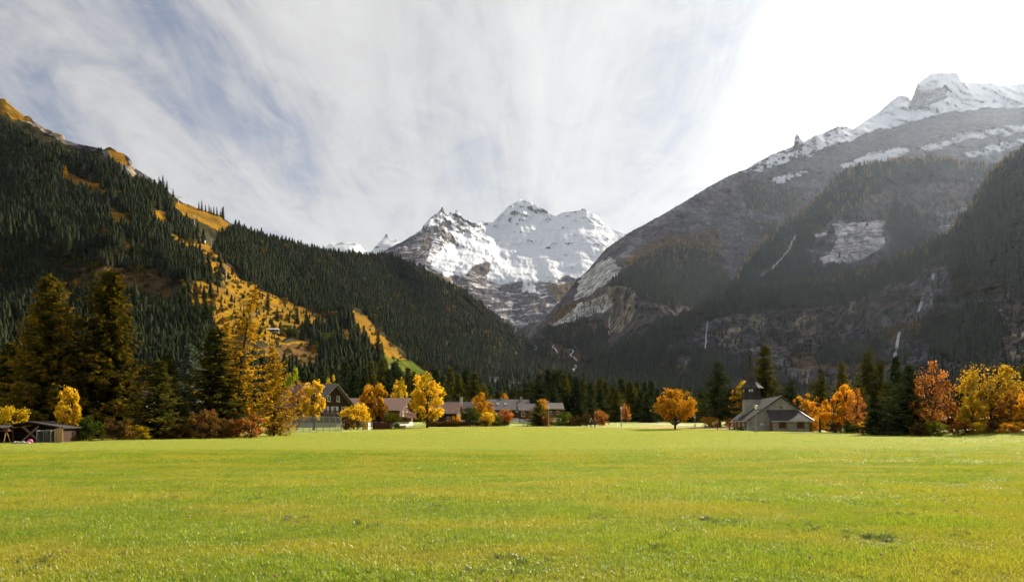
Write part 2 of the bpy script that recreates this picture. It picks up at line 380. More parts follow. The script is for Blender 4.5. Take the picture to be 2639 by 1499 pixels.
# ------------------------------------------------------------------ left mountain
MEADOW = [
    [(157,435),(185,448),(235,468),(280,478),(282,498),(240,505),(215,482),(165,462)],
    [(283,532),(305,540),(352,575),(330,582),(280,565)], [(385,535),(430,545),(432,575),(395,560)],
    [(440,515),(470,522),(520,535),(575,560),(600,580),(575,600),(530,580),(490,560),(455,545)],
    [(440,598),(490,615),(540,636),(580,660),(565,672),(500,648),(440,620)],
    [(520,668),(590,688),(620,718),(660,740),(735,775),(835,812),(840,835),(775,838),(750,870),(700,890),(640,862),(560,880),(520,830),(480,770),(468,728),(520,722),(590,742),(560,715),(525,692)],
    [(690,885),(800,880),(850,930),(780,960),(690,940)], [(875,845),(930,858),(930,882),(870,872)],
    [(908,795),(935,815),(1000,878),(1050,928),(1000,935),(960,900),(930,850),(905,815)],
    [(-50,235),(0,240),(80,300),(70,318),(-50,275)], [(262,372),(320,395),(335,425),(300,420)], [(200,712),(300,700),(420,725),(420,745),(310,738),(200,730)]]
GREEN = [[(975,915),(1050,928),(1085,945),(1130,970),(1110,1000),(1000,1000),(960,955)]]
left_crest = [(-320,40,1150),(-100,195,1050),(0,254,1000),(14,256,1000),(22,266,1000),(40,282,1000),(62,298,1000),(76,300,1000),(84,310,1000),(112,330,990),(128,336,990),(148,342,985),(163,348,985),(170,362,985),(200,370,985),(268,385,970),(276,380,968),(286,380,968),(300,390,965),(322,398,962),(334,408,955),(342,424,950),(352,436,950),(400,466,940),(432,492,925),(470,522,930),(520,540,940),(570,557,960),(600,578,1000),(650,596,1080),(720,618,1200),(800,640,1320),(850,648,1400),(930,656,1500),(1000,656,1580),(1050,672,1640),(1130,708,1720),(1200,748,1800),(1300,826,1950),(1360,868,2050),(1420,930,2100),(1500,1010,2150)]
left_ctrl = [(-300,1095,320),(0,1095,330),(300,1095,350),(600,1095,370),(800,1095,400),(900,1095,450),(1000,1095,520),(1100,1095,640),(1200,1095,820),(1300,1095,1050),(1500,1095,1500),
    (-300,600,760),(0,700,640),(200,700,650),(400,700,672),(450,700,665),(0,770,615),(200,770,620),(400,770,620),(520,700,680),(590,700,790),(680,725,950),(740,745,1060),(900,740,1320),(1000,740,1480),
    (-100,480,850),(0,500,820),(200,500,830),(350,500,850),(430,560,850),(480,600,850),(560,625,940),(540,860,500),(640,860,540),(730,870,640),(800,850,760),(860,860,790),
    (900,800,930),(940,850,830),(990,930,700),(970,800,1150),(1020,850,1130),(1080,920,1050),(1130,962,950),(1200,850,1500),(1300,920,1600),(0,900,430),(300,900,450),(150,620,665),(300,620,690),(0,600,670)]
def left_disp(W, U, V):
    far = sstep(600, 1000, U)
    cliff = sstep(470, 380, U) * sstep(540, 640, V) * sstep(800, 720, V)
    d = 0.035 * fbm(W / 260.0, 3) + 0.010 * fbm(W / 40.0, 4) - 0.03 * (ridged(W * np.array([1/170., 1/170., 1/600.]), 3) - 0.4) * (0.4 + far)
    d = d + cliff * (0.06 * fbm(W * np.array([1/35., 1/35., 1/70.]), 5))
    d = d + 0.006 * pn(W * np.array([1/400., 1/400., 1/9.])) * sstep(0, 1, 1 - far) * 0.6
    return d
lm = {'grass': MEADOW, 'green': GREEN, 'floor': [[(-400,300),(0,285),(180,375),(430,495),(600,585),(1010,655),(1200,745),(1500,1010),(1500,1100),(-400,1100),(-400,300)]], 'warm': [[(-50,262),(60,298),(170,348),(172,372),(90,332),(-50,285)], [(270,376),(352,425),(352,452),(320,425)]], 'heath': [[(690,885),(850,890),(880,960),(700,960)], [(190,690),(440,690),(440,760),(190,745)]]}
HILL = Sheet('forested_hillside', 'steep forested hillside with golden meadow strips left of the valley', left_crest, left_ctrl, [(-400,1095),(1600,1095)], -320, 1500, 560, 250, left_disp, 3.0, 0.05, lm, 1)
# ------------------------------------------------------------------ central snow massif
mc = [(820,640,5600),(900,668,5600),(975,655,5700),(1000,640,5750),(1045,618,5850),(1085,592,5950),(1092,580,6000),(1110,560,6050),(1132,545,6080),(1141,531,6100),(1146,545,6110),(1155,556,6150),(1160,545,6200),(1166,552,6250),(1176,540,6300),(1184,548,6300),(1193,562,6350),(1200,563,6400),(1217,572,6450),(1228,575,6500),(1245,572,6600),(1268,574,6700),(1290,552,6900),(1312,531,7100),(1328,522,7200),(1344,513,7300),(1360,518,7250),(1377,524,7200),(1390,533,7150),(1410,543,7100),(1432,556,7000),(1440,552,6900),(1455,545,6850),(1475,545,6800),(1492,541,6780),(1503,536,6750),(1520,546,6700),(1535,553,6650),(1545,562,6600),(1560,578,6500),(1580,591,6350),(1612,602,6200),(1660,620,6000),(1750,660,5800)]
mctrl = [(820,880,4000),(1000,880,4100),(1200,880,4200),(1400,880,4200),(1600,880,4300),(1750,880,4500),(1060,680,5300),(1100,630,5650),(1125,660,5450),(1150,600,6100),(1180,640,6000),(1230,620,6350),(1280,620,6500),(1225,670,5500),(1260,660,5850),(1340,560,6900),(1350,620,6350),(1420,600,6600),(1450,650,5900),(1500,600,6200),(1400,690,5500),(1300,720,5300),(1200,730,5000),(1500,680,5400),(1550,650,5700),(1420,740,4900),(1340,560,6800)]
def massif_disp(W, U, V):
    d = 0.022 * fbm(W / 900.0, 3) - 0.030 * (ridged(np.stack([W[..., 0] / 330 + 0.25 * fbm(W / 400, 2), 0 * U + 3.0, W[..., 2] / 1100], -1), 6, 0.55) - 0.4) + 0.011 * fbm(np.stack([W[..., 0] / 110, 0 * U, W[..., 2] / 130], -1), 6, 0.68)
    st = W[..., 2] + 90 * fbm(W / 500.0, 3) + 0.25 * W[..., 0]
    return d + 0.0012 * np.sin(st / 21.0) + 0.0008 * np.sin(st / 9.3 + 1.0)
SNOWP = [(1070,603),(1095,575),(1141,515),(1250,560),(1344,490),(1503,520),(1560,560),(1680,590),(1570,640),(1545,690),(1520,712),(1460,712),(1420,730),(1380,722),(1330,728),(1290,735),(1255,725),(1262,668),(1235,678),(1205,705),(1160,712),(1125,700),(1095,662),(1110,612)]
def massif_snow(s, a):
    U, V = s.U, s.V
    ju = U + 18 * fbm(np.stack([U / 30, V / 30, U * 0 + 5], -1), 4); jv = V + 16 * fbm(np.stack([U / 30, V / 30, U * 0 + 9], -1), 4)
    m = inpoly(ju, jv, SNOWP).astype(float)
    for _ in range(14): m = smooth1(m)
    rockp = inpoly(ju, jv, [(1075,600),(1110,590),(1145,575),(1160,560),(1165,600),(1170,630),(1140,640),(1120,660),(1095,655)]) | inpoly(ju, jv, [(1172,545),(1195,560),(1197,585),(1180,600),(1168,575)])
    glac = inpoly(ju, jv, [(1500,690),(1545,680),(1548,710),(1505,722)]) | inpoly(ju, jv, [(1370,700),(1400,690),(1395,720),(1375,730)]) | inpoly(ju, jv, [(1345,725),(1362,715),(1385,750),(1345,750)])
    a['slab'][:] = np.maximum(a['slab'], 0.40 * smooth1(smooth1(inpoly(ju, jv, [(960,655),(1090,598),(1105,660),(1250,705),(1450,725),(1540,700),(1500,800),(1300,860),(1100,800)]).astype(float))))  # pale limestone, with the haze over the lower flank put into its colour
    st = sstep(0.30, 0.62, s.N[..., 2])
    m = m * (0.37 + 0.55 * st) - 0.42 * smooth1(rockp.astype(float))
    return np.clip(np.maximum(m, 0.62 * glac), 0, 1)
MASSIF = Sheet('snow_mountain', 'snow covered rocky massif with pointed summits closing the valley', mc, mctrl, [(800,890),(1800,890)], 820, 1750, 460, 200, massif_disp, 5.0, 0.09, {'warm': [[(1085,600),(1110,600),(1100,670),(1085,640)], [(1140,600),(1160,590),(1165,625),(1145,635)], [(1150,700),(1190,740),(1180,760),(1140,720)], [(1370,790),(1380,770),(1390,800),(1375,810)]], 'heath': [[(1400,740),(1480,730),(1540,700),(1560,760),(1450,800)]]}, 2, massif_snow)
def all_snow(s, a): return np.clip(0.25 + 0.8 * sstep(0.35, 0.75, s.N[..., 2]) + 0.2 * fbm(np.stack([s.U / 20, s.V / 8, s.U * 0], -1), 3), 0, 1)
def peak_disp(W, U, V): return 0.02 * fbm(W / 300.0, 5) + 0.003 * np.sin((W[..., 2] + 0.1 * W[..., 0]) / 26.0)
Sheet('table_mountain', 'flat topped snowy mountain peeping over the forested ridge', [(830,670,8200),(843,632,8200),(850,627,8250),(880,625,8300),(915,626,8300),(928,631,8300),(940,645,8250),(965,650,8100),(1010,668,8000)], [(830,700,7500),(930,700,7500),(1010,700,7500)], [(800,700),(1100,700)], 830, 1010, 90, 30, peak_disp, 2.0, 0.2, {}, 3, all_snow)
Sheet('pointed_peak', 'small pointed snowy peak beside the flat topped mountain', [(940,662,7600),(957,648,7600),(968,635,7650),(980,622,7700),(990,611,7750),(996,601,7780),(1002,612,7750),(1010,622,7700),(1024,616,7700),(1040,640,7600)], [(940,700,7000),(1040,700,7000)], [(900,700),(1100,700)], 940, 1040, 70, 40, peak_disp, 4.0, 0.2, {}, 4, all_snow)
Sheet('distant_snow_peak', 'smooth white peak rising behind the grey mountain ridge', [(1620,600,8300),(1680,575,8300),(1720,556,8400),(1755,536,8500),(1768,524,8500),(1785,519,8500),(1800,519,8500),(1830,540,8300),(1900,560,8300)], [(1620,640,7600),(1900,640,7600)], [(1600,640),(1950,640)], 1620, 1900, 90, 40, peak_disp, 1.0, 0.1, {}, 5, all_snow)
# ------------------------------------------------------------------ right mountain
rc = [(1330,850,3300),(1400,822,3000),(1440,780,2900),(1480,730,2850),(1520,690,2800),(1560,642,2800),(1620,600,2850),(1700,557,2900),(1760,522,2950),(1820,485,3000),(1880,452,3050),(1925,436,3100),(1945,422,3120),(1990,398,3200),(2025,385,3250),(2046,377,3300),(2050,347,3300),(2056,345,3300),(2062,360,3300),(2072,366,3320),(2100,350,3400),(2130,340,3450),(2160,326,3500),(2180,325,3550),(2198,334,3600),(2230,312,3800),(2265,290,3950),(2300,258,4100),(2318,246,4150),(2340,250,4150),(2347,262,4100),(2354,245,4050),(2364,218,4050),(2385,200,4100),(2402,188,4120),(2440,189,4150),(2462,187,4150),(2468,192,4150),(2476,208,4150),(2500,212,4150),(2540,216,4200),(2565,214,4200),(2575,222,4200),(2639,216,4250),(2800,215,4400)]
rctrl = [(1330,930,2600),(1450,930,2300),(1560,930,1750),(1700,930,1600),(1900,930,1600),(2200,930,1700),(2800,930,1800),(1450,860,2500),(1500,800,2500),(1545,790,2450),(1580,870,1850),(1580,740,1930),(1640,735,1900),(1700,760,1850),(1545,720,2520),(1600,690,2300),(1700,640,2560),(1800,580,2750),(1800,700,2380),(1900,640,2550),(1900,520,2880),(2000,470,2980),(2050,560,2720),(1950,760,2200),(2100,420,3150),(2250,360,3450),(2400,310,3620),(2550,290,3680),(2700,290,3720),(2250,420,3180),(2450,400,3280),(2700,400,3300),(2390,275,3900),(2330,330,3600)]
def right_disp(W, U, V):
    d = 0.03 * fbm(W / 500.0, 3) - 0.035 * (ridged(np.stack([W[..., 0] / 200 + 0.3 * fbm(W / 300, 2), 0 * U + 5.0, W[..., 2] / 600], -1), 5, 0.55) - 0.4) + 0.017 * fbm(np.stack([W[..., 0] / 60, 0 * U, W[..., 2] / 60], -1), 6, 0.65)
    cliff = sstep(720, 745, V) * sstep(890, 860, V) * sstep(1560, 1580, U)
    st = W[..., 2] + 60 * fbm(W / 300.0, 3) + 0.3 * W[..., 0]
    moraine = inpoly(U, V, [(2000,430),(2160,372),(2500,277),(2700,275),(2700,330),(2520,330),(2330,380),(2200,430)])
    return (d + 0.0014 * np.sin(st / 17.0) + 0.0008 * np.sin(st / 7.1)) * (1 - 0.75 * moraine) + cliff * 0.03 * (fbm(W * np.array([1/22., 1/22., 1/130.]), 4))
def right_snow(s, a):
    U, V = s.U, s.V
    line = np.interp(U, [1850,1900,1940,2000,2080,2160,2250,2400,2500,2800], [455,462,452,430,408,372,340,303,280,272])
    n = fbm(np.stack([U / 18, V / 9, U * 0 + 3], -1), 4); n2 = fbm(np.stack([U / 60, V / 40, U * 0 + 8], -1), 2)
    m = sstep(6, -6, V - line - 10 * n2) * sstep(1880, 1960, U + 40 * n)
    rough = sstep(2240, 2140, U)
    m = m * (1.0 - rough * np.clip(0.35 + 0.9 * n, 0, 0.75)) * (1 - 0.30 * np.clip(1.2 * n + 0.3, 0, 1) * sstep(2340, 2360, U))
    pk = inpoly(U + 8 * n, V + 6 * n, [(2362,222),(2400,228),(2440,224),(2440,250),(2400,274),(2352,284),(2340,275)])
    st = sstep(0.25, 0.55, s.N[..., 2])
    for pl in rmask['slab'][:2] + [[(1960,470),(2080,430),(2090,440),(1980,490)], [(2480,395),(2639,350),(2700,350),(2639,375),(2500,410)]]: m = np.maximum(m, 0.62 * smooth1(smooth1(inpoly(U + 10 * n, V + 8 * n, pl).astype(float))))
    return np.clip(m * (0.5 + 0.5 * st) - 0.55 * smooth1(pk.astype(float)), 0, 1)
rmask = {'scree': [[(1900,480),(2000,432),(2160,372),(2500,277),(2700,275),(2800,420),(2480,430),(2300,400),(2200,430),(2060,470),(1950,500)], [(1420,850),(1560,800),(1570,880),(1430,900)], [(1450,760),(1560,720),(1560,740),(1470,790)], [(1850,560),(2040,560),(1960,700),(1890,700)]],
    'slab': [[(2160,432),(2230,400),(2330,378),(2352,386),(2310,408),(2210,445)], [(2365,385),(2500,340),(2700,312),(2700,335),(2500,358),(2400,388)], [(1500,700),(1575,660),(1605,690),(1560,735),(1510,765),(1480,770)], [(1395,832),(1480,785),(1572,758),(1574,792),(1500,818),(1430,846)]],
    'heath': [[(1600,680),(1700,610),(1850,590),(1860,640),(1700,700)], [(1400,830),(1480,770),(1490,790),(1420,835)], [(1380,880),(1500,830),(1570,830),(1570,930),(1400,930)]],
    'floor': [[(1560,735),(1640,680),(1760,620),(1850,650),(1880,700),(1900,800),(1700,760),(1600,735)], [(1400,840),(1560,820),(1570,930),(1380,930)], [(1900,480),(2060,500),(2050,560),(1930,540)]],
    'warm': [[(1570,735),(1640,730),(1640,800),(1600,860),(1572,860)]]}
RIGHT = Sheet('rock_mountain', 'high grey rock mountain with snowy crest right of the valley', rc, rctrl, [(1300,940),(2900,940)], 1335, 2760, 520, 250, right_disp, 4.0, 0.10, rmask, 6, right_snow)
# rock spine standing up from the snowy crest is part of the crest line above
r2c = [(1840,800,1900),(1900,705,1980),(1935,650,2020),(1960,625,2050),(2000,592,2080),(2050,552,2120),(2100,512,2150),(2150,470,2180),(2175,446,2200),(2185,432,2200),(2240,424,2200),(2300,414,2200),(2400,404,2200),(2450,408,2200),(2500,424,2180),(2560,432,2150),(2639,420,2150),(2800,395,2150)]
r2ctrl = [(1840,900,1650),(2000,900,1600),(2300,900,1550),(2800,900,1500),(2100,570,2000),(2200,560,1990),(2300,560,1980),(2200,680,1880),(2000,720,1850),(2400,560,1980),(2600,560,1950),(2300,480,2100),(2450,480,2080),(2200,480,2120),(2400,680,1800)]
def r2_disp(W, U, V):
    st = W[..., 2] + 40 * fbm(W / 200.0, 3)
    return 0.025 * fbm(W / 320.0, 3) - 0.03 * (ridged(np.stack([W[..., 0] / 120 + 0.3 * fbm(W / 200, 2), 0 * U + 7.0, W[..., 2] / 380], -1), 5, 0.55) - 0.4) + 0.014 * fbm(np.stack([W[..., 0] / 40, 0 * U, W[..., 2] / 36], -1), 6, 0.65) + 0.0015 * np.sin(st / 12.0)
r2mask = {'floor': [[(1840,800),(1900,690),(2180,430),(2400,395),(2560,425),(2800,390),(2800,440),(2500,450),(2300,470),(2150,560),(2060,640),(2100,700),(2300,690),(2450,640),(2500,900),(1840,900)], [(2290,540),(2400,600),(2400,700),(2290,700)]],
    'slab': [[(2135,575),(2285,572),(2268,592),(2278,632),(2240,662),(2170,684),(2135,662),(2160,620),(2150,597)], [(2410,578),(2480,572),(2440,592)], [(2105,600),(2135,595),(2140,605),(2110,612)], [(2110,665),(2140,655),(2150,672),(2115,676)]], 'heath': [[(2180,440),(2400,400),(2560,430),(2540,450),(2300,440)]]}
RIDGE = Sheet('wooded_ridge', 'dark wooded ridge with yellow larches along its crest below the grey mountain', r2c, r2ctrl, [(1800,920),(2900,920)], 1842, 2760, 380, 180, r2_disp, 3.0, 0.08, r2mask, 7)
r3c = [(1440,1000,1700),(1500,935,1600),(1560,900,1540),(1620,872,1500),(1700,838,1460),(1780,800,1440),(1850,770,1430),(1900,756,1420),(2000,745,1400),(2100,735,1360),(2200,716,1310),(2300,680,1260),(2380,645,1210),(2430,610,1190),(2480,566,1160),(2505,530,1140),(2525,495,1130),(2560,440,1110),(2600,412,1090),(2639,392,1070),(2720,320,1040),(2900,180,1000)]
r3ctrl = [(1440,1095,1250),(1560,1095,1120),(1700,1095,1020),(1900,1095,950),(2100,1095,900),(2300,1095,840),(2639,1095,720),(2900,1095,650),(1700,880,1370),(1700,960,1260),(1850,800,1400),(1850,880,1300),(1850,960,1180),(2000,800,1360),(2000,880,1270),(2000,1000,1100),(2150,780,1290),(2150,900,1180),(2150,1010,1030),(2300,760,1180),(2300,900,1060),(2300,1010,940),(2450,700,1090),(2450,850,990),(2450,1000,880),(2600,550,1030),(2600,700,960),(2600,900,870),(2750,700,900),(2900,700,850)]
def r3_disp(W, U, V):
    st = W[..., 2] + 30 * fbm(W / 150.0, 3)
    cl = sstep(770, 800, V) * sstep(980, 900, V)
    return 0.03 * fbm(W / 200.0, 3) - 0.045 * (ridged(np.stack([W[..., 0] / 75 + 0.3 * fbm(W / 120, 2), 0 * U + 2.0, W[..., 2] / 260], -1), 5, 0.55) - 0.4) + 0.020 * fbm(np.stack([W[..., 0] / 24, 0 * U, W[..., 2] / 26], -1), 6, 0.65) + 0.0015 * np.sin(st / 8.0) + cl * 0.03 * fbm(W * np.array([1/16., 1/16., 1/70.]), 4)
r3mask = {'floor': [[(1440,1000),(1500,925),(1700,825),(1900,745),(2200,705),(2400,625),(2480,560),(2380,690),(2300,730),(2100,790),(1950,800),(1850,815),(1760,850),(1700,900),(1600,930)], [(1400,1000),(1700,930),(1900,950),(2000,990),(2200,1000),(2639,980),(2900,980),(2900,1100),(1400,1100)], [(2450,650),(2560,440),(2639,390),(2900,150),(2900,700),(2639,720),(2560,780),(2450,760)], [(2360,840),(2560,800),(2560,900),(2400,920)]],
    'warm': [[(2045,805),(2100,800),(2115,850),(2095,868),(2050,860)], [(1925,815),(1968,808),(1965,860),(1950,875)], [(1845,855),(1912,840),(1905,885),(1850,890)], [(2180,775),(2210,770),(2205,800),(2185,820)], [(1715,860),(1755,850),(1755,875),(1720,880)], [(2560,880),(2639,850),(2639,920),(2570,930)], [(2520,610),(2590,600),(2580,660),(2540,650)], [(2390,850),(2405,840),(2400,880),(2388,880)], [(2060,960),(2090,930),(2085,1000)]],
    'heath': [[(2250,860),(2450,800),(2480,830),(2300,880)], [(2030,900),(2200,900),(2300,950),(2050,950)]]}
CLIFF = Sheet('cliff_face', 'dark wooded cliff with waterfalls rising behind the chapel', r3c, r3ctrl, [(1400,1095),(2950,1095)], 1442, 2860, 520, 230, r3_disp, 3.0, 0.08, r3mask, 8)
# wooded floor of the side valley
vc = [(1000,1010,1500),(1150,975,1800),(1300,905,2300),(1360,872,2600),(1420,870,2700),(1500,885,2600),(1560,905,2300),(1650,930,1900),(1800,965,1500)]
VALLEY = Sheet('valley_floor', 'wooded floor of the side valley under the mountains', vc, [(1000,1090,420),(1150,1090,440),(1300,1090,460),(1450,1090,460),(1600,1090,450),(1800,1090,430),(1250,1000,1000),(1400,980,1200),(1550,980,1200)], [(900,1090),(1900,1090)], 1005, 1790, 200, 60, lambda W, U, V: 0.03 * fbm(W / 200.0, 4), 4.0, 0.05, {'floor': [[(900,800),(1900,800),(1900,1100),(900,1100)]], 'heath': [[(1410,870),(1520,880),(1500,930),(1420,920)]]}, 9)
# ------------------------------------------------------------------ ground
def ground_material():
    m = mat('meadow'); t = NT(m)
    n0 = t.noise(0.035, 3, 0.5, 0.6, stretch=(0.35, 1.0, 1)); n1 = t.noise(0.16, 5, 0.6, 0.4); n2 = t.noise(2.2, 6, 0.7); n3 = t.noise(11, 3, 0.7)
    c = t.mix(t.ss(n0, 0.38, 0.62), (0.14, 0.23, 0.014), (0.29, 0.33, 0.018))
    sy = t.n('ShaderNodeSeparateXYZ'); t.l(t.coord('Object'), sy.inputs[0]); c = t.mix(t.ss(t.math('ADD', sy.outputs[1], t.math('MULTIPLY', n0, 14)), 38, 50, 0.0, 0.75), c, (0.44, 0.49, 0.11))  # far field paler, with the sheen of dewy backlit grass put into the colour
    c = t.mix(t.math('MULTIPLY', t.ss(n1, 0.48, 0.68), 0.6), c, (0.32, 0.28, 0.014))
    c = t.mix(t.ss(n2, 0.35, 0.70), t.mix(0.5, c, (0.06, 0.085, 0.016)), c)
    dry = t.math('MULTIPLY', t.attr('dry'), t.ss(n1, 0.3, 0.6))
    c = t.mix(t.math('MULTIPLY', dry, 0.85), c, (0.36, 0.23, 0.05))
    h = t.math('ADD', t.math('MULTIPLY', n2, 0.7), t.math('MULTIPLY', n3, 0.5))
    t.bsdf(c, 0.85, t.bump(h, 1.0, 0.09), 0.15); return m
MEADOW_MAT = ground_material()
def build_ground():
    ys = np.concatenate([np.linspace(-40, 4, 8), np.geomspace(5, 260, 150), np.geomspace(275, 9000, 26)])
    ss_ = np.concatenate([-np.geomspace(1, 12, 14)[::-1], np.linspace(-0.98, 0.98, 150), np.geomspace(1, 12, 14)])
    Y = np.repeat(ys[:, None], len(ss_), 1); X = ss_[None] * np.maximum(np.abs(Y), 12) * 0.85
    Z = gz(X, Y); u = CX + X / np.maximum(Y, 1) * F; v = HZ + (CAMZ - Z) * F / np.maximum(Y, 1)
    dry = np.zeros(X.shape)
    for pl in ([(900,1105),(1300,1099),(1600,1098),(1640,1103),(1500,1107),(1300,1109),(1000,1110)], [(0,1125),(650,1105),(700,1112),(0,1150)], [(1650,1095),(1900,1098),(1900,1112),(1660,1106)]):
        dry = np.maximum(dry, inpoly(u, v, pl) & (Y > 10))
    dry = np.maximum(smooth1(smooth1(dry.astype(float))), 0.25 * sstep(9, 7, Y))
    nr, nc = X.shape; idx = np.arange(nr * nc).reshape(nr, nc)
    Q = np.stack([idx[:-1, :-1], idx[:-1, 1:], idx[1:, 1:], idx[1:, :-1]], -1).reshape(-1, 4)
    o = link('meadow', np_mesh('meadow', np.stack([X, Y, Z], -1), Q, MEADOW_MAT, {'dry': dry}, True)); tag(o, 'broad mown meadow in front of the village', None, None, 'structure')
build_ground()
# ------------------------------------------------------------------ plant prototypes
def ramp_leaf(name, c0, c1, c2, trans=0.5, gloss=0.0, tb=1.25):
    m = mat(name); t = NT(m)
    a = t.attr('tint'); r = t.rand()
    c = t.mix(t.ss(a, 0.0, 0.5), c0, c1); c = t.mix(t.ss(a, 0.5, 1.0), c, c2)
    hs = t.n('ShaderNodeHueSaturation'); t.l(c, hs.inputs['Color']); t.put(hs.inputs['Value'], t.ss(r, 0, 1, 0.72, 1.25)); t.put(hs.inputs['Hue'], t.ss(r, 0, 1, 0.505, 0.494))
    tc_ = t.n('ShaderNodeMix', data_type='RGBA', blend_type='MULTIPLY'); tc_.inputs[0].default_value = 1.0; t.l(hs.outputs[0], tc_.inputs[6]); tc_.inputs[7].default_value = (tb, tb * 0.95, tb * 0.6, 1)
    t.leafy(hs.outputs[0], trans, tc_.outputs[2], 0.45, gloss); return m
LM = {
 'spruce': ramp_leaf('spruce_needles', (0.020, 0.032, 0.012), (0.036, 0.052, 0.018), (0.065, 0.075, 0.022), 0.18),
 'spruce_far': ramp_leaf('far_spruce_needles', (0.015, 0.023, 0.012), (0.026, 0.034, 0.016), (0.052, 0.052, 0.020), 0.12, 0.0),
 'bluespruce': ramp_leaf('silver_spruce_needles', (0.045, 0.065, 0.05), (0.09, 0.115, 0.085), (0.20, 0.22, 0.16), 0.2),
 'olive': ramp_leaf('olive_needles', (0.04, 0.05, 0.012), (0.085, 0.085, 0.015), (0.16, 0.12, 0.018), 0.3),
 'rustspruce': ramp_leaf('russet_spruce_needles', (0.030, 0.040, 0.008), (0.085, 0.074, 0.010), (0.22, 0.12, 0.011), 0.35),
 'larch': ramp_leaf('golden_larch_needles', (0.16, 0.10, 0.008), (0.32, 0.19, 0.010), (0.45, 0.275, 0.018), 0.5),
 'larch_far': ramp_leaf('far_larch_needles', (0.10, 0.075, 0.015), (0.20, 0.135, 0.02), (0.34, 0.20, 0.025), 0.4, 0.0),
 'orange': ramp_leaf('orange_leaves', (0.38, 0.14, 0.010), (0.60, 0.26, 0.014), (0.70, 0.42, 0.03), 0.5),
 'amber': ramp_leaf('amber_leaves', (0.33, 0.15, 0.012), (0.62, 0.31, 0.018), (0.72, 0.45, 0.04), 0.5),
 'yellow': ramp_leaf('yellow_leaves', (0.24, 0.19, 0.014), (0.56, 0.37, 0.018), (0.72, 0.50, 0.04), 0.5),
 'lime': ramp_leaf('lime_leaves', (0.09, 0.12, 0.012), (0.20, 0.23, 0.016), (0.36, 0.34, 0.025), 0.5),
 'bronze': ramp_leaf('bronze_leaves', (0.19, 0.12, 0.014), (0.42, 0.25, 0.018), (0.60, 0.39, 0.03), 0.45),
 'rust': ramp_leaf('rust_leaves', (0.15, 0.06, 0.018), (0.36, 0.14, 0.030), (0.58, 0.25, 0.06), 0.45),
 'brown': ramp_leaf('brown_leaves', (0.055, 0.035, 0.014), (0.13, 0.075, 0.02), (0.26, 0.13, 0.03), 0.35),
 'green': ramp_leaf('green_leaves', (0.025, 0.045, 0.010), (0.055, 0.085, 0.014), (0.12, 0.14, 0.022), 0.4),
}
BARK = simple('bark', (0.055, 0.042, 0.032), 0.95, 0.45, 3.0, 0.1, 0, 0.03, (4, 4, 0.7))
def kites(base, dirv, side, length, width):
    """leaf sprays: one kite-shaped face each"""
    b = np.asarray(base); d = np.asarray(dirv); s = np.asarray(side); l = length[:, None]; w = width[:, None]
    mid = b + d * l * 0.45
    return np.stack([b, mid + s * w * 0.5, b + d * l, mid - s * w * 0.5], 1)
def nrm(a): return a / (np.linalg.norm(a, axis=-1, keepdims=True) + 1e-9)
def leaf_mesh(name, K, tint):
    n = len(K); return np_mesh(name, K.reshape(-1, 3), np.arange(n * 4).reshape(n, 4), LM['spruce'], {'tint': np.repeat(tint, 4)})
PROTO = {}
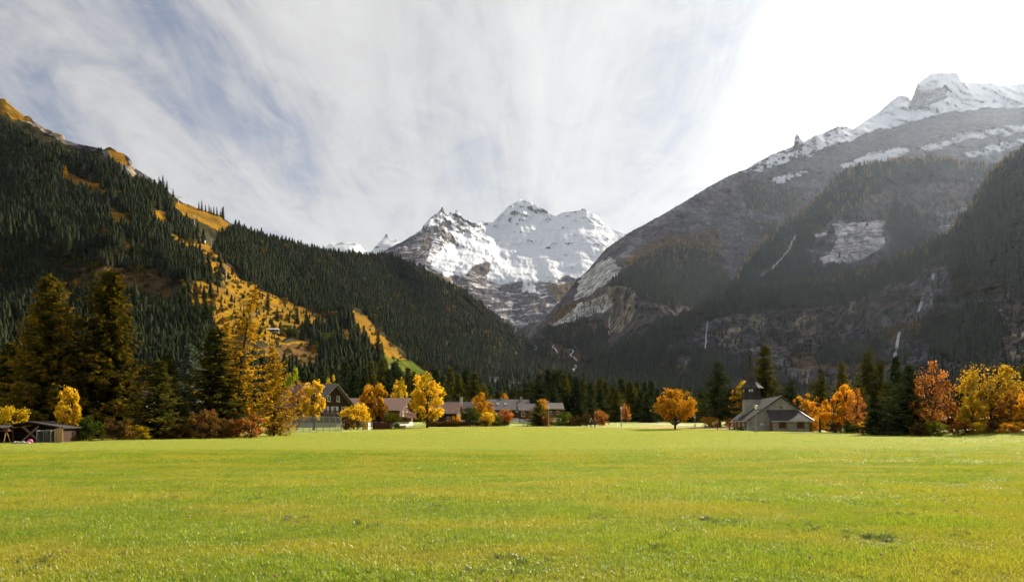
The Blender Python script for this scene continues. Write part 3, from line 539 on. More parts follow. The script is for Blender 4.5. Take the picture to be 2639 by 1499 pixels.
def conifer(key, seed, H, Rm, whorls, per, cards, droop=-0.35, card=0.5, bare=0.06, power=0.8, asym=0.15, lean=0.0, sparse=0.0, hang=0.6, upturn=0.25):
    r = np.random.default_rng(seed); tr = MB(); ks = []; tints = []
    tp = [(lean * H * t * t, 0.012 * H * math.sin(3 * t + seed), H * t) for t in np.linspace(0, 1, 9)]
    tr.tube(tp, [max(0.012 * H * (1 - t) ** 0.9 + 0.01, 0.015) for t in np.linspace(0, 1, 9)], 7)
    def trunk(t): return np.array([lean * H * t * t, 0.012 * H * math.sin(3 * t + seed), H * t])
    for i in range(whorls):
        t = bare + (1 - bare) * (i + 0.3 * r.random()) / whorls
        if t > 0.985: continue
        rad = Rm * ((1 - t) / (1 - bare)) ** power * (0.75 + 0.5 * r.random()) + 0.10
        if t < bare + 0.12: rad *= 0.75 + 2 * (t - bare)
        n = max(4, int(per * (0.6 + 0.4 * (1 - t)) * (1 - sparse * r.random()))); a0 = r.random() * 7
        for k in range(n):
            a = a0 + 2 * math.pi * k / n + r.normal() * 0.25; L = rad * (0.62 + 0.5 * r.random()) * (1 + asym * math.cos(a - seed))
            el = droop * (1 - 1.5 * t) + r.normal() * 0.10
            o = np.array([math.cos(a), math.sin(a), 0]); b0 = trunk(t)
            ss2 = np.linspace(0.12, 1, max(4, int(cards * (0.35 + 0.65 * L / Rm)))); m = len(ss2)
            z = el * ss2 * L - 0.16 * L * np.sin(ss2 * math.pi) * (1 if droop < 0 else 0.2) + upturn * L * ss2 ** 3 * 0.6
            c = b0 + o * (ss2 * L)[:, None] + np.stack([0 * z, 0 * z, z], 1)
            tr.tube([b0, c[m // 2], c[-1]], [0.012 * L + 0.012, 0.008 * L + 0.006, 0.004], 3, False)
            sd = np.array([-math.sin(a), math.cos(a), 0])
            for sg in (-1, 1, 0):
                j = r.normal(size=(m, 3)) * 0.28
                d = nrm(o * (0.55 if sg else 0.35) + sd * sg * 0.75 + np.array([0, 0, -hang if sg == 0 else -hang * 0.45]) + j)
                up = nrm(np.cross(d, nrm(r.normal(size=(m, 3)) + o * 0.4)))
                ln = card * (0.55 + 0.7 * r.random(m)) * (1.1 - 0.45 * ss2) * (0.6 + 0.4 * L / Rm)
                ks.append(kites(c + r.normal(size=(m, 3)) * 0.05, d, up, ln, ln * (0.36 + 0.2 * r.random(m))))
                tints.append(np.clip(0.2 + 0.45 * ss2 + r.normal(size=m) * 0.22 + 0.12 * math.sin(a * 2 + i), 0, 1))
    n = 10; c = trunk(0.985) + np.zeros((n, 3)); d = nrm(np.array([0, 0, 1.0]) + r.normal(size=(n, 3)) * 0.5)
    ks.append(kites(c, d, nrm(np.cross(d, r.normal(size=(n, 3)))), np.full(n, H * 0.025), np.full(n, 0.12))); tints.append(np.full(n, 0.5))
    K = np.concatenate(ks); PROTO[key] = dict(trunk=tr.mesh(key + '_trunk', BARK, True), crown=leaf_mesh(key + '_crown', K, np.concatenate(tints)), H=H, W=2 * Rm)
def broadleaf(key, seed, H, Wd, lobes, leaves, leaf=0.22, trunk_t=0.28, shape='oval', stems=1, thin=0.0):
    r = np.random.default_rng(seed); tr = MB(); K = []; T = []
    z0 = H * trunk_t; cz = (z0 + H) / 2; hz = (H - z0) / 2
    for s in range(stems):
        ox = r.normal() * Wd * 0.10 if stems > 1 else 0.0; oy = r.normal() * Wd * 0.10 if stems > 1 else 0.0
        top = np.array([ox * 2.2, oy * 2.2, H * (0.80 if shape != 'bush' else 0.6)])
        pts = [np.array([ox * 0.4, oy * 0.4, 0.0])]
        for q in (0.25, 0.5, 0.75, 1.0): pts.append(np.array([ox * 0.4, oy * 0.4, 0]) * (1 - q) + top * q + np.array([r.normal(), r.normal(), 0]) * 0.018 * H)
        w0 = 0.020 * H / math.sqrt(stems)
        tr.tube(pts, [w0 * 1.25, w0 * 0.9, w0 * 0.65, w0 * 0.4, w0 * 0.12], 7)
    cen = []
    lobes = int(lobes * 1.9)
    for i in range(lobes):
        for _ in range(40):
            p = r.uniform(-1, 1, 3); q = p[2]
            w = {'oval': math.sqrt(max(0, 1 - q * q)) * (1.0 - 0.25 * q), 'round': math.sqrt(max(0, 1 - q * q)), 'tall': math.sqrt(max(0, 1 - q * q)) * (0.85 - 0.35 * q), 'spread': math.sqrt(max(0, 1 - q * q)) * (1.0 + 0.25 * q), 'bush': math.sqrt(max(0, 1 - max(q, -0.3) ** 2))}[shape]
            rr = math.hypot(p[0], p[1])
            if rr < w and (rr > 0.45 * w or r.random() < 0.35): break
        jj = 0.86 + 0.22 * r.random(); cen.append(np.array([p[0] * Wd / 2 * jj, p[1] * Wd / 2 * jj, max(0.12 * H, cz + p[2] * hz * (0.78 + 0.2 * r.random()))]))
    zb = min(c[2] for c in cen)
    for i, c in enumerate(cen):
        lr = Wd * (0.06 + 0.09 * r.random() ** 1.5); m = int(0.85 * leaves / lobes * (0.35 + 1.1 * r.random()))
        d = nrm(r.normal(size=(m, 3))); rad = lr * (0.25 + 0.95 * r.random(m) ** 0.7) * (1 + 0.25 * np.sin(5 * d[:, 0] + i) * np.sin(4 * d[:, 2]))
        p = c + d * rad[:, None] * np.array([1, 1, 0.82])
        if thin: p = p[r.random(m) > thin]; d = d[:len(p)]; m = len(p)
        dirv = nrm(r.normal(size=(m, 3)) + d * 0.5 + np.array([0, 0, -0.35])); sd = nrm(np.cross(dirv, r.normal(size=(m, 3))))
        ln = leaf * (0.6 + 0.8 * r.random(m)); K.append(kites(p, dirv, sd, ln, ln * (0.6 + 0.35 * r.random(m))))
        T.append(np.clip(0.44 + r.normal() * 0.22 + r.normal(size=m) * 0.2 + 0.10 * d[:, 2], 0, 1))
        q0 = np.array([0, 0, max(z0 * 0.8, min(c[2] - 0.25 * H, H * 0.55))]) if stems == 1 else np.array([c[0] * 0.2, c[1] * 0.2, max(0.05, c[2] * 0.4)])
        mid = q0 * 0.45 + c * 0.55 + np.array([0, 0, -0.04 * H])
        tr.tube([q0, mid, c], [0.007 * H + 0.008, 0.0045 * H + 0.005, 0.006], 4, False)
    PROTO[key] = dict(trunk=tr.mesh(key + '_trunk', BARK, True), crown=leaf_mesh(key + '_crown', np.concatenate(K), np.concatenate(T)), H=H, W=Wd)
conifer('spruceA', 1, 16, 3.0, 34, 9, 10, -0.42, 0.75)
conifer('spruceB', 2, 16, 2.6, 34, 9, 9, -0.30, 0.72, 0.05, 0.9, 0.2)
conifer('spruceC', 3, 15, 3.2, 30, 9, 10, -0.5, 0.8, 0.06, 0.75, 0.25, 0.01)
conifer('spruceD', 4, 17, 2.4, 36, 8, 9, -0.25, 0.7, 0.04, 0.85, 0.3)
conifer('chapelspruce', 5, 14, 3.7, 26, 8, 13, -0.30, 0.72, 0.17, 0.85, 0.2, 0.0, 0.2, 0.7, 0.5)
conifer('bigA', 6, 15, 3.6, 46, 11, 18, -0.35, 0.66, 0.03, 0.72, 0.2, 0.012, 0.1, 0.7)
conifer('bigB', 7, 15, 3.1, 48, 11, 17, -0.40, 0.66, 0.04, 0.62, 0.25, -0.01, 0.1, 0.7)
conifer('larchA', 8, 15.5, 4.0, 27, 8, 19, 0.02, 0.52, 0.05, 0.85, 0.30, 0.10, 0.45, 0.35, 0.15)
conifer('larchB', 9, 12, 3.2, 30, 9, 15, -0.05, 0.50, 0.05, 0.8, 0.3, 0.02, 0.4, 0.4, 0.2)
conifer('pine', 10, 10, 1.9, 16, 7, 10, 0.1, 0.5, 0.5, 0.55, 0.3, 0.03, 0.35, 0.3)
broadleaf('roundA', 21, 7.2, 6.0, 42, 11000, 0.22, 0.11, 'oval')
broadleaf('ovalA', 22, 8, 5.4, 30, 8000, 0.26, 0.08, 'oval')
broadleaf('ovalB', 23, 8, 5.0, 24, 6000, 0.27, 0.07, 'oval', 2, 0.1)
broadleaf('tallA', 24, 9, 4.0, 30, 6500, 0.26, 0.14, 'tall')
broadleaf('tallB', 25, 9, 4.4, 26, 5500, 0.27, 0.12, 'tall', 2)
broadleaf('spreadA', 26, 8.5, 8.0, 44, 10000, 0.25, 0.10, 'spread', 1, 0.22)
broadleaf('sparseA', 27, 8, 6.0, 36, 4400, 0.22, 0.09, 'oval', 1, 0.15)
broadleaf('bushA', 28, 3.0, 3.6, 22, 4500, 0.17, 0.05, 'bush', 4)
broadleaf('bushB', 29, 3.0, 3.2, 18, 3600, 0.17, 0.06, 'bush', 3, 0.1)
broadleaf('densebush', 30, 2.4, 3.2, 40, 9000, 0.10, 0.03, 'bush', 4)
def far_conifer(name, seed, m, tiers=8, n=8, wid=0.19):
    """compact spruce for the far slopes: ragged skirts of needles round a stem"""
    r = np.random.default_rng(seed); V = []; Fq = []; T = []
    for i in range(tiers):
        t0 = 0.04 + 0.90 * i / tiers; top = min(1.0, t0 + 2.1 / tiers); rad = wid * (1 - t0) ** 0.85 * (0.8 + 0.4 * r.random()); o = len(V); a0 = r.random() * 6
        V.append((0, 0, top)); T.append(0.5)
        for k in range(2 * n):
            a = a0 + math.pi * k / n; rr = rad * (1.0 + 0.35 * r.random() if k % 2 == 0 else 0.55); zz_ = t0 - (0.035 * r.random() if k % 2 == 0 else -0.03)
            V.append((rr * math.cos(a), rr * math.sin(a), zz_)); T.append(r.random())
        for k in range(2 * n): Fq.append((o, o + 1 + k, o + 1 + (k + 1) % (2 * n)))
    V += [(0.012, 0, -0.05), (-0.006, 0.01, -0.05), (-0.006, -0.01, -0.05), (0, 0, 0.2)]; T += [0] * 4; k = len(V) - 4; Fq += [(k, k+1, k+3), (k+1, k+2, k+3), (k+2, k, k+3)]
    return proto(name, np_mesh(name, V, Fq, m, {'tint': T}))
FAR_S = [far_conifer('far_spruce_source%d' % i, 50 + i, LM['spruce_far'], 8 + i % 3, 7 + i % 2, 0.19 + 0.035 * (i % 3)) for i in range(5)]
FAR_B = []
for _i in range(6):
    _r = np.random.default_rng(70 + _i); _V = []; _Q = []; _n = 260; _c = _r.normal(size=(9, 3)) * [0.20, 0.20, 0.16] + [0, 0, 0.55]
    _p = _c[_r.integers(0, 9, _n)] + nrm(_r.normal(size=(_n, 3))) * 0.17; _d = nrm(_r.normal(size=(_n, 3))); _K = kites(_p, _d, nrm(np.cross(_d, _r.normal(size=(_n, 3)))), np.full(_n, 0.16), np.full(_n, 0.11))
    _me = leaf_mesh('far_broadleaf_source%d' % _i, _K, _r.random(_n)); _me.materials[0] = LM[('brown', 'olive', 'brown', 'olive', 'brown', 'green')[_i]]; FAR_B.append(proto('far_broadleaf_source%d' % _i, _me))
FAR_L = [far_conifer('far_larch_source%d' % i, 60 + i, LM['larch_far'], 7, 7, 0.17) for i in range(3)]
# ------------------------------------------------------------------ forests on the slopes
def grow(sheet, polys, dens, hmin, hmax, exclude=(), seed=0, edge=0.0, margin=0.0, keepout=0.08):
    r = np.random.default_rng(seed); out = []; hs = []
    for pl in polys:
        a = np.array(pl, float); lo = a.min(0); hi = a.max(0); n = int((hi[0] - lo[0]) * (hi[1] - lo[1]) * dens)
        u = r.uniform(lo[0], hi[0], n); v = r.uniform(lo[1], hi[1], n); k = inpoly(u + 34 * fbm(np.stack([u / 50, v / 40, u * 0 + seed + 5.5], -1), 4, 0.6), v + 22 * fbm(np.stack([u / 50, v / 40, u * 0 + seed + 9.5], -1), 4, 0.6), pl)
        nn = fbm(np.stack([u / 60, v / 60, u * 0 + seed], -1), 3); k &= nn > -edge
        for e in exclude: k &= ~((inpoly(u, v, e) | (inpoly(u, v - margin, e) if margin else False)) & (r.random(n) > keepout))
        u, v = u[k], v[k]; p, ok = sheet.sample(u, v)
        h = (hmin + (hmax - hmin) * r.random(len(u)) ** 1.3)
        p[:, 2] -= 0.03 * h; out.append(p[ok]); hs.append(h[ok])
    return np.concatenate(out), np.concatenate(hs)
def forest(name, label, parts, protos):
    p = np.concatenate([a for a, b in parts]); h = np.concatenate([b for a, b in parts]); n = len(p)
    rot = np.zeros((n, 3)); rot[:, 2] = rng.random(n) * 6.28; rot[:, :2] = rng.normal(size=(n, 2)) * 0.03
    w = h * (0.85 + 0.35 * rng.random(n)); print(name, n)
    return scatter(name, p, rot, np.stack([w, w, h], 1), protos, label)
ALLM = MEADOW + GREEN
LF_A = [(-200,335),(0,316),(100,372),(175,398),(262,408),(300,445),(345,478),(400,486),(440,508),(470,560),(520,640),(545,730),(480,735),(400,715),(370,640),(300,600),(180,620),(100,585),(0,585),(-200,520)]
LF_B = [(560,585),(620,585),(720,618),(820,642),(1000,655),(1050,672),(1200,748),(1300,826),(1360,868),(1450,950),(1480,1040),(1150,1040),(1060,925),(1000,870),(950,815),(905,795),(885,842),(850,826),(740,784),(655,748),(612,712),(545,640),(560,600)]
LF_C = [(490,740),(545,760),(555,870),(530,980),(340,980),(330,860),(430,800),(470,770)]
LF_D = [(770,845),(880,835),(900,820),(960,900),(990,960),(960,1010),(840,1000),(800,900)]
LF_E = [(-200,560),(0,585),(120,600),(200,640),(60,700),(-200,700)]; LF_F = [(560,940),(1000,960),(1100,1000),(1100,1060),(560,1060)]; LF_G = [(-200,880),(160,900),(340,920),(340,1060),(-200,1060)]
HOUSEX = ([(1258,976),(1287,976),(1287,1000),(1258,1000)], [(1314,984),(1344,984),(1344,1008),(1314,1008)])
LF_H = [(-200,770),(150,775),(330,770),(430,800),(340,900),(160,900),(-200,900)]
SPINE = [(500,545),(520,530),(560,545),(600,572),(640,592),(580,600)]
forest('hillside_forest', 'dense dark spruce forest covering the hillside left of the valley', [
    grow(HILL, [LF_A], 0.075, 6, 16, ALLM, 1, 0.36, 17, 0.03), grow(HILL, [LF_B], 0.085, 5, 14, ALLM + list(HOUSEX), 2, 0.8, 10, 0.02), grow(HILL, [LF_C], 0.045, 6, 15, ALLM, 3, 0.5, 14, 0.05), grow(HILL, [LF_D], 0.020, 10, 20, ALLM, 4, 0.6, 0, 0.03),
    grow(HILL, [LF_H], 0.020, 10, 17, ALLM, 8, 0.25), grow(HILL, [LF_E], 0.008, 12, 20, ALLM, 5, 0.1), grow(HILL, [[(-200,560),(0,580),(200,610),(430,600),(450,700),(200,690),(150,775),(-200,775)]], 0.020, 7, 14, MEADOW[-1:], 9, 0.2), grow(HILL, MEADOW[5:6], 0.006, 1.5, 8, (), 10, 0.2), grow(HILL, [LF_F, LF_G], 0.010, 10, 16, (), 6, 0.4), grow(HILL, [[(440,560),(560,620),(620,700),(660,740),(560,720),(480,650)]], 0.004, 8, 16, (), 7, 0.0)], FAR_S)
def crest_band(sheet, u0, u1, n, dv, hmin, hmax, seed):
    r = np.random.default_rng(seed); u = r.uniform(u0, u1, n); v = np.interp(u, sheet.us, sheet.cv) + dv * r.random(n) ** 1.5 + 1.0
    p, ok = sheet.sample(u, v); h = hmin + (hmax - hmin) * r.random(n); p[:, 2] -= 0.03 * h; return p[ok], h[ok]
STREAMX = [[(2036,600),(2062,600),(2030,675),(1975,725),(1940,740),(1940,715),(1990,680)]]
FALLX = [[(2300,855),(2326,855),(2318,945),(2292,945)], [(2366,750),(2392,750),(2380,820),(2352,820)], [(1812,820),(1832,820),(1826,912),(1808,912)], [(1742,918),(1795,918),(1775,950),(1760,985),(1740,985)]]
RS = {'r1': [[(1555,738),(1620,690),(1700,650),(1790,640),(1860,690),(1900,800),(1700,790),(1600,745)], [(1905,478),(1990,470),(2075,510),(2060,545),(1940,540)], [(1930,575),(2005,580),(1990,615),(1920,605)], [(1380,860),(1500,825),(1570,850),(1570,935),(1380,935)]],
      'r2': [[(1850,830),(1900,712),(2000,600),(2175,450),(2240,428),(2400,408),(2480,430),(2480,470),(2300,480),(2180,540),(2100,600),(2080,660),(2130,690),(2250,690),(2330,640),(2420,640),(2400,780),(1850,830)], [(2290,520),(2400,560),(2420,660),(2290,690)], [(2480,430),(2700,410),(2700,470),(2480,470)]],
      'r3': [[(1450,1000),(1500,940),(1620,878),(1780,806),(1900,762),(2100,742),(2300,688),(2430,620),(2470,600),(2400,700),(2300,745),(2150,790),(1980,795),(1850,820),(1760,855),(1720,900),(1700,960)], [(1450,1000),(1700,910),(1850,910),(1960,960),(2100,1010),(2250,1000),(2450,960),(2639,960),(2800,940),(2800,1080),(1450,1080)], [(2430,700),(2480,570),(2530,490),(2600,415),(2700,340),(2800,280),(2800,800),(2639,800),(2600,720),(2500,740)], [(2380,830),(2560,790),(2600,860),(2540,960),(2400,930)], [(2100,880),(2290,900),(2250,950),(2120,940)]]}
forest('cliff_forest', 'dark spruce forest on the ledges and foot of the cliffs right of the valley', [
    grow(RIGHT, RS['r1'], 0.045, 14, 24, (), 11, 0.35), grow(RIDGE, RS['r2'], 0.038, 12, 22, r2mask['slab'] + STREAMX, 12, 0.35), grow(CLIFF, RS['r3'][:1], 0.055, 12, 22, FALLX, 13, 0.8), grow(CLIFF, RS['r3'][1:2], 0.050, 10, 18, FALLX, 14, 0.9), grow(CLIFF, RS['r3'][2:], 0.040, 9, 17, FALLX, 15, 0.35), grow(CLIFF, [[(1600,880),(1900,760),(2450,620),(2600,420),(2800,300),(2800,1080),(1600,1080)]], 0.006, 7, 15, FALLX, 16, 0.2), grow(RIDGE, [[(1850,830),(2175,450),(2700,420),(2700,900),(1850,900)]], 0.005, 8, 16, r2mask['slab'] + STREAMX, 17, 0.2), grow(RIGHT, [[(1560,720),(1900,480),(2100,520),(1900,800),(1560,800)]], 0.004, 8, 16, (), 18, 0.2)], FAR_S)
forest('larch_forest', 'yellowing larches along the ridges right of the valley', [
    grow(RIGHT, [[(1600,690),(1700,630),(1790,600),(1860,640),(1800,690),(1700,690)], [(1905,478),(1990,470),(2075,510),(2060,545),(1940,540)], [(1400,835),(1480,775),(1560,760),(1560,800),(1440,850)]], 0.022, 9, 17, (), 21, 0.5), crest_band(RIDGE, 1900, 2750, 420, 22, 10, 20, 22), grow(RIDGE, [[(2100,520),(2180,450),(2300,420),(2300,470),(2150,560)]], 0.012, 10, 18, (), 23, 0.5), crest_band(CLIFF, 2050, 2840, 360, 26, 9, 17, 24), grow(CLIFF, [[(1640,960),(1780,930),(1800,980),(1660,990)]], 0.012, 7, 12, (), 25, 0.5)], FAR_L)
forest('hillside_shrubs', 'brown and yellow shrubs and broadleaf trees along the foot of the slopes', [grow(HILL, MEADOW[4:9], 0.006, 2, 6, (), 41, 0.2), grow(HILL, [LF_B], 0.002, 6, 10, (), 42, 0.0), grow(HILL, [LF_A, LF_C, LF_D], 0.002, 5, 9, (), 43, 0.0), grow(HILL, [[(-200,560),(0,580),(200,610),(430,600),(450,760),(150,775),(-200,775)]], 0.006, 3, 8, (), 44, 0.1), grow(CLIFF, [RS['r3'][1]], 0.003, 5, 9, (), 45, 0.1), grow(CLIFF, [[(1640,960),(1780,930),(1800,980),(1660,990)]], 0.02, 5, 9, (), 46, 0.4), grow(VALLEY, [[(1300,940),(1500,900),(1600,960),(1400,1000)]], 0.004, 6, 10, (), 47, 0.2)], FAR_B)
forest('valley_forest', 'spruce wood on the floor of the side valley', [grow(VALLEY, [[(1010,1000),(1300,910),(1360,876),(1420,880),(1500,890),(1650,935),(1790,970),(1790,1085),(1010,1085)]], 0.030, 10, 18, HOUSEX + ( [(1420,895),(1438,895),(1444,925),(1424,920)], [(1462,905),(1492,905),(1492,950),(1466,930)],), 31, 0.55)], FAR_S)
# ------------------------------------------------------------------ single trees
def plant(name, key, u, top, w, d, leaf, label, cat='tree', group=None, rz=None, parts=('trunk', 'crown'), base=None):
    pr = PROTO[key]; b = at(u, d) if base is None else np.array(base, float)
    H = (HZ - top) / F * b[1] + CAMZ - b[2]; sz = H / pr['H'] * (1.07 if key[:4] in ('oval', 'tall', 'roun', 'spre', 'spar') else 1.0); sx = (w / F * b[1]) / pr['W'] * (1.7 if key.startswith('spruce') or key == 'chapelspruce' else 1.05 if key[:3] == 'lar' else 1.25 if key[:3] in ('big', 'lar', 'pin') else 1.0)
    o = thing(name, label, cat, (b[0], b[1], b[2] - 0.03), random.random() * 6.28 if rz is None else rz, group, (sx, sx, sz))
    link(parts[0], pr['trunk'], o)
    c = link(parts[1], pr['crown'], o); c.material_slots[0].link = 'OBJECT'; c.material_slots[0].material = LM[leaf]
    return o
BUSH = ('stem', 'foliage')
# --- left edge of the meadow
plant('spruce_tree', 'bigA', 120, 704, 235, 64, 'rustspruce', 'huge russet tinged spruce, leftmost of the two tallest trees', rz=0.6)
plant('spruce_tree', 'bigB', 285, 694, 200, 66, 'rustspruce', 'huge orange tinged spruce beside the leftmost one, its lit edge to the right', rz=2.2)
plant('spruce_tree', 'spruceB', 404, 925, 105, 60, 'olive', 'olive green twin topped spruce, front stem, right of the two huge russet spruces')
plant('spruce_tree', 'spruceD', 436, 912, 80, 63, 'olive', 'slim olive spruce just behind the front olive spruce beside the huge russet trees')
plant('silver_spruce', 'spruceC', 492, 885, 92, 72, 'bluespruce', 'pale silver green spruce between olive spruce and dark green spruce')
plant('spruce_tree', 'spruceA', 556, 842, 140, 66, 'olive', 'dark olive spruce standing directly left of the golden larch')
plant('larch_tree', 'larchA', 612, 735, 225, 68, 'larch', 'tall golden larch leaning slightly, with open layered branches', rz=0.1)
plant('larch_tree', 'larchB', 706, 880, 130, 72, 'larch', 'shorter golden larch tucked behind the tall leaning larch')
plant('larch_tree', 'larchB', 585, 815, 100, 80, 'larch', 'orange gold larch top showing behind the dark olive spruce')
plant('spruce_tree', 'spruceC', 30, 880, 150, 78, 'rustspruce', 'dim russet spruce at the far left picture edge behind the hut')
plant('spruce_tree', 'spruceA', 205, 860, 130, 76, 'rustspruce', 'smaller russet spruce filling the gap between the two huge spruces')
plant('spruce_tree', 'spruceB', 350, 985, 90, 74, 'spruce', 'small dark spruce between huge orange tinged spruce and olive spruce')
plant('autumn_tree', 'tallA', 176, 975, 62, 52, 'yellow', 'slender yellow orange young tree in front of the two huge spruces')
plant('autumn_bush', 'bushA', 22, 1042, 95, 56, 'yellow', 'yellow green bush behind the dark garden hut', 'bush', parts=BUSH)
plant('green_bush', 'bushB', 232, 1066, 62, 52.5, 'green', 'dark green bush right of the slender yellow orange young tree', 'bush', parts=BUSH)
plant('autumn_bush', 'bushB', 300, 1072, 80, 55, 'brown', 'brown and orange bush under the huge orange tinged spruce', 'bush', parts=BUSH)
plant('autumn_bush', 'bushA', 357, 1092, 62, 57, 'yellow', 'low yellow bush at the field edge before the olive spruce', 'bush', parts=BUSH)
plant('autumn_bush', 'bushB', 450, 1080, 70, 60, 'brown', 'dark brown bush at the foot of the olive spruces', 'bush', parts=BUSH)
plant('autumn_bush', 'bushA', 520, 1052, 82, 61, 'brown', 'rust brown bush below the silver green spruce', 'bush', parts=BUSH)
plant('autumn_bush', 'bushB', 645, 1062, 92, 64, 'rust', 'reddish brown thicket around the foot of the golden larch', 'bush', parts=BUSH)
plant('autumn_bush', 'bushA', 575, 1075, 70, 63, 'brown', 'low brown bush between dark olive spruce and golden larch', 'bush', parts=BUSH)
# --- village trees
plant('lime_tree', 'ovalA', 754, 944, 44, 175, 'lime', 'bright lime green round tree above the dark gabled chalet roof')
plant('rust_tree', 'sparseA', 765, 990, 78, 118, 'rust', 'rusty brown tree hiding the left half of the dark gabled chalet')
plant('yellow_tree', 'tallA', 808, 963, 62, 112, 'yellow', 'slim bright yellow tree in front of the dark gabled chalet')
plant('yellow_tree', 'ovalB', 855, 961, 44, 185, 'yellow', 'yellow green tree rising behind the dark chalet gable')
plant('birch_tree', 'tallB', 948, 985, 48, 122, 'amber', 'orange yellow birch, left of a close pair before the long chalet')
plant('birch_tree', 'tallA', 975, 970, 52, 124, 'amber', 'orange yellow birch, right and taller of a close pair before the long chalet')
plant('autumn_bush', 'bushA', 915, 1038, 78, 116, 'yellow', 'wide yellow bush before the left half of the long chalet', 'bush', parts=BUSH)
plant('autumn_bush', 'bushB', 895, 1078, 32, 113, 'brown', 'small dry brown bush at the end of the wire fence', 'bush', parts=BUSH)
plant('yellow_tree', 'ovalA', 1030, 976, 48, 190, 'yellow', 'round yellow tree behind the right end of the long chalet roof')
plant('yellow_tree', 'ovalB', 1008, 1007, 28, 185, 'amber', 'small yellow tree peeping over the middle of the long chalet roof')
plant('yellow_tree', 'ovalA', 1101, 962, 96, 130, 'yellow', 'large golden yellow tree right of the long chalet')
plant('green_bush', 'bushA', 1013, 1060, 46, 124, 'lime', 'green and yellow shrub before the long chalet terrace', 'bush', parts=BUSH)
plant('green_tree', 'roundA', 1212, 1045, 50, 142, 'green', 'dark green round garden tree left of the orange maple')
plant('autumn_bush', 'bushA', 1170, 1066, 40, 145, 'amber', 'orange bush between the low shed and the dark green garden tree', 'bush', parts=BUSH)
plant('maple_tree', 'ovalA', 1236, 1009, 42, 160, 'orange', 'bright orange maple behind the dark green garden tree')
plant('maple_tree', 'roundA', 1262, 1031, 24, 165, 'orange', 'small orange maple at the right flank of the bright orange maple')
plant('autumn_bush', 'bushA', 1250, 1060, 50, 146, 'yellow', 'yellow green bush below the orange maple', 'bush', parts=BUSH)
plant('autumn_bush', 'bushB', 1278, 1066, 34, 148, 'lime', 'green yellow bush on the hedge bank under the grey roof with skylights', 'bush', parts=BUSH)
plant('maple_tree', 'tallA', 1302, 1003, 27, 260, 'orange', 'slim orange tree glowing behind the grey roof with skylights')
plant('autumn_tree', 'roundA', 1301, 1051, 42, 150, 'rust', 'small rust orange round tree before the grey roof with skylights')
plant('pine_tree', 'spruceC', 1386, 1033, 52, 150, 'olive', 'broad dark pine between the two grey roofed houses')
plant('maple_tree', 'roundA', 1397, 1023, 34, 185, 'amber', 'yellow orange maple top behind the broad dark pine')
plant('autumn_bush', 'bushA', 1410, 1070, 30, 148, 'rust', 'reddish bush before the brown wooden house', 'bush', parts=BUSH)
plant('green_bush', 'bushA', 1452, 1060, 40, 155, 'green', 'dark bush right of the brown wooden house', 'bush', parts=BUSH)
plant('green_bush', 'bushB', 1482, 1068, 40, 150, 'brown', 'dark brown bush between wooden house and walking couple', 'bush', parts=BUSH)
plant('spruce_tree', 'spruceB', 1492, 1022, 34, 165, 'spruce', 'small dense dark spruce, first right of the brown wooden house')
plant('spruce_tree', 'spruceC', 1520, 1016, 46, 170, 'spruce', 'broad low spruce behind the walking couple')
plant('autumn_bush', 'bushB', 1510, 1060, 34, 150, 'brown', 'brown and yellow bush left of the walking couple', 'bush', parts=BUSH)
plant('autumn_bush', 'bushA', 1548, 1055, 36, 152, 'rust', 'rust pink and yellow bush right behind the walking couple', 'bush', parts=BUSH)
plant('autumn_tree', 'sparseA', 1613, 1042, 28, 190, 'rust', 'thin rust brown tree in front of the dark spruces near the lamp post')
# --- right half
plant('maple_tree', 'roundA', 1739, 993, 98, 115, 'orange', 'big round orange maple standing alone on the meadow', base=on_ground(1739, 1106))
plant('spruce_tree', 'chapelspruce', 1852, 930, 96, 138, 'spruce', 'spruce with bare lower trunk standing left of the chapel')
plant('spruce_tree', 'spruceA', 1970, 888, 82, 150, 'olive', 'tall spruce rising right behind the chapel spire')
plant('yellow_tree', 'tallA', 1912, 965, 52, 148, 'yellow', 'yellow tree directly behind the chapel tower')
plant('yellow_tree', 'ovalB', 1893, 1000, 36, 146, 'amber', 'smaller golden tree between chapel spruce and chapel tower')
plant('autumn_bush', 'bushA', 1830, 1072, 48, 135, 'amber', 'orange bush left of the chapel spruce trunk', 'bush', parts=BUSH)
plant('autumn_bush', 'bushB', 1874, 1072, 40, 136, 'orange', 'orange bush right of the chapel spruce trunk', 'bush', parts=BUSH)
plant('green_bush', 'bushB', 1910, 1096, 20, 104, 'green', 'little green bush at the left corner of the chapel', 'bush', parts=BUSH)
plant('spruce_tree', 'spruceC', 2036, 980, 60, 150, 'spruce', 'small dark spruce over the right slope of the chapel roof')
plant('spruce_tree', 'spruceB', 2002, 1000, 40, 165, 'olive', 'low spruce half hidden behind the chapel ridge')
plant('pine_tree', 'pine', 2115, 957, 60, 98, 'olive', 'thin pine with long bare trunk right of the chapel')
plant('spruce_tree', 'spruceB', 2056, 1025, 26, 112, 'spruce', 'little dark spruce beside the right roof edge of the chapel')
for i, (u, top, w, d, k, l, lab) in enumerate((
    (2070,1010,66,128,'ovalB','orange','orange tree just right of the chapel roof'), (2103,1020,60,112,'ovalA','amber','amber tree behind the thin pine trunk'),
    (2150,1004,74,94,'ovalB','orange','orange tree right of the thin pine'), (2183,972,52,92,'tallA','amber','tall pointed amber tree, highest of the orange group right of the chapel'),
    (2208,1008,52,88,'sparseA','rust','reddish thin tree ending the orange group right of the chapel'))):
    plant('autumn_tree', k, u, top, w, d, l, lab)
plant('autumn_bush', 'bushA', 2140, 1060, 66, 99, 'amber', 'amber undergrowth bush at the foot of the thin pine', 'bush', parts=BUSH)
plant('autumn_bush', 'bushB', 2170, 1062, 58, 97, 'brown', 'brown bush under the pointed amber tree', 'bush', parts=BUSH)
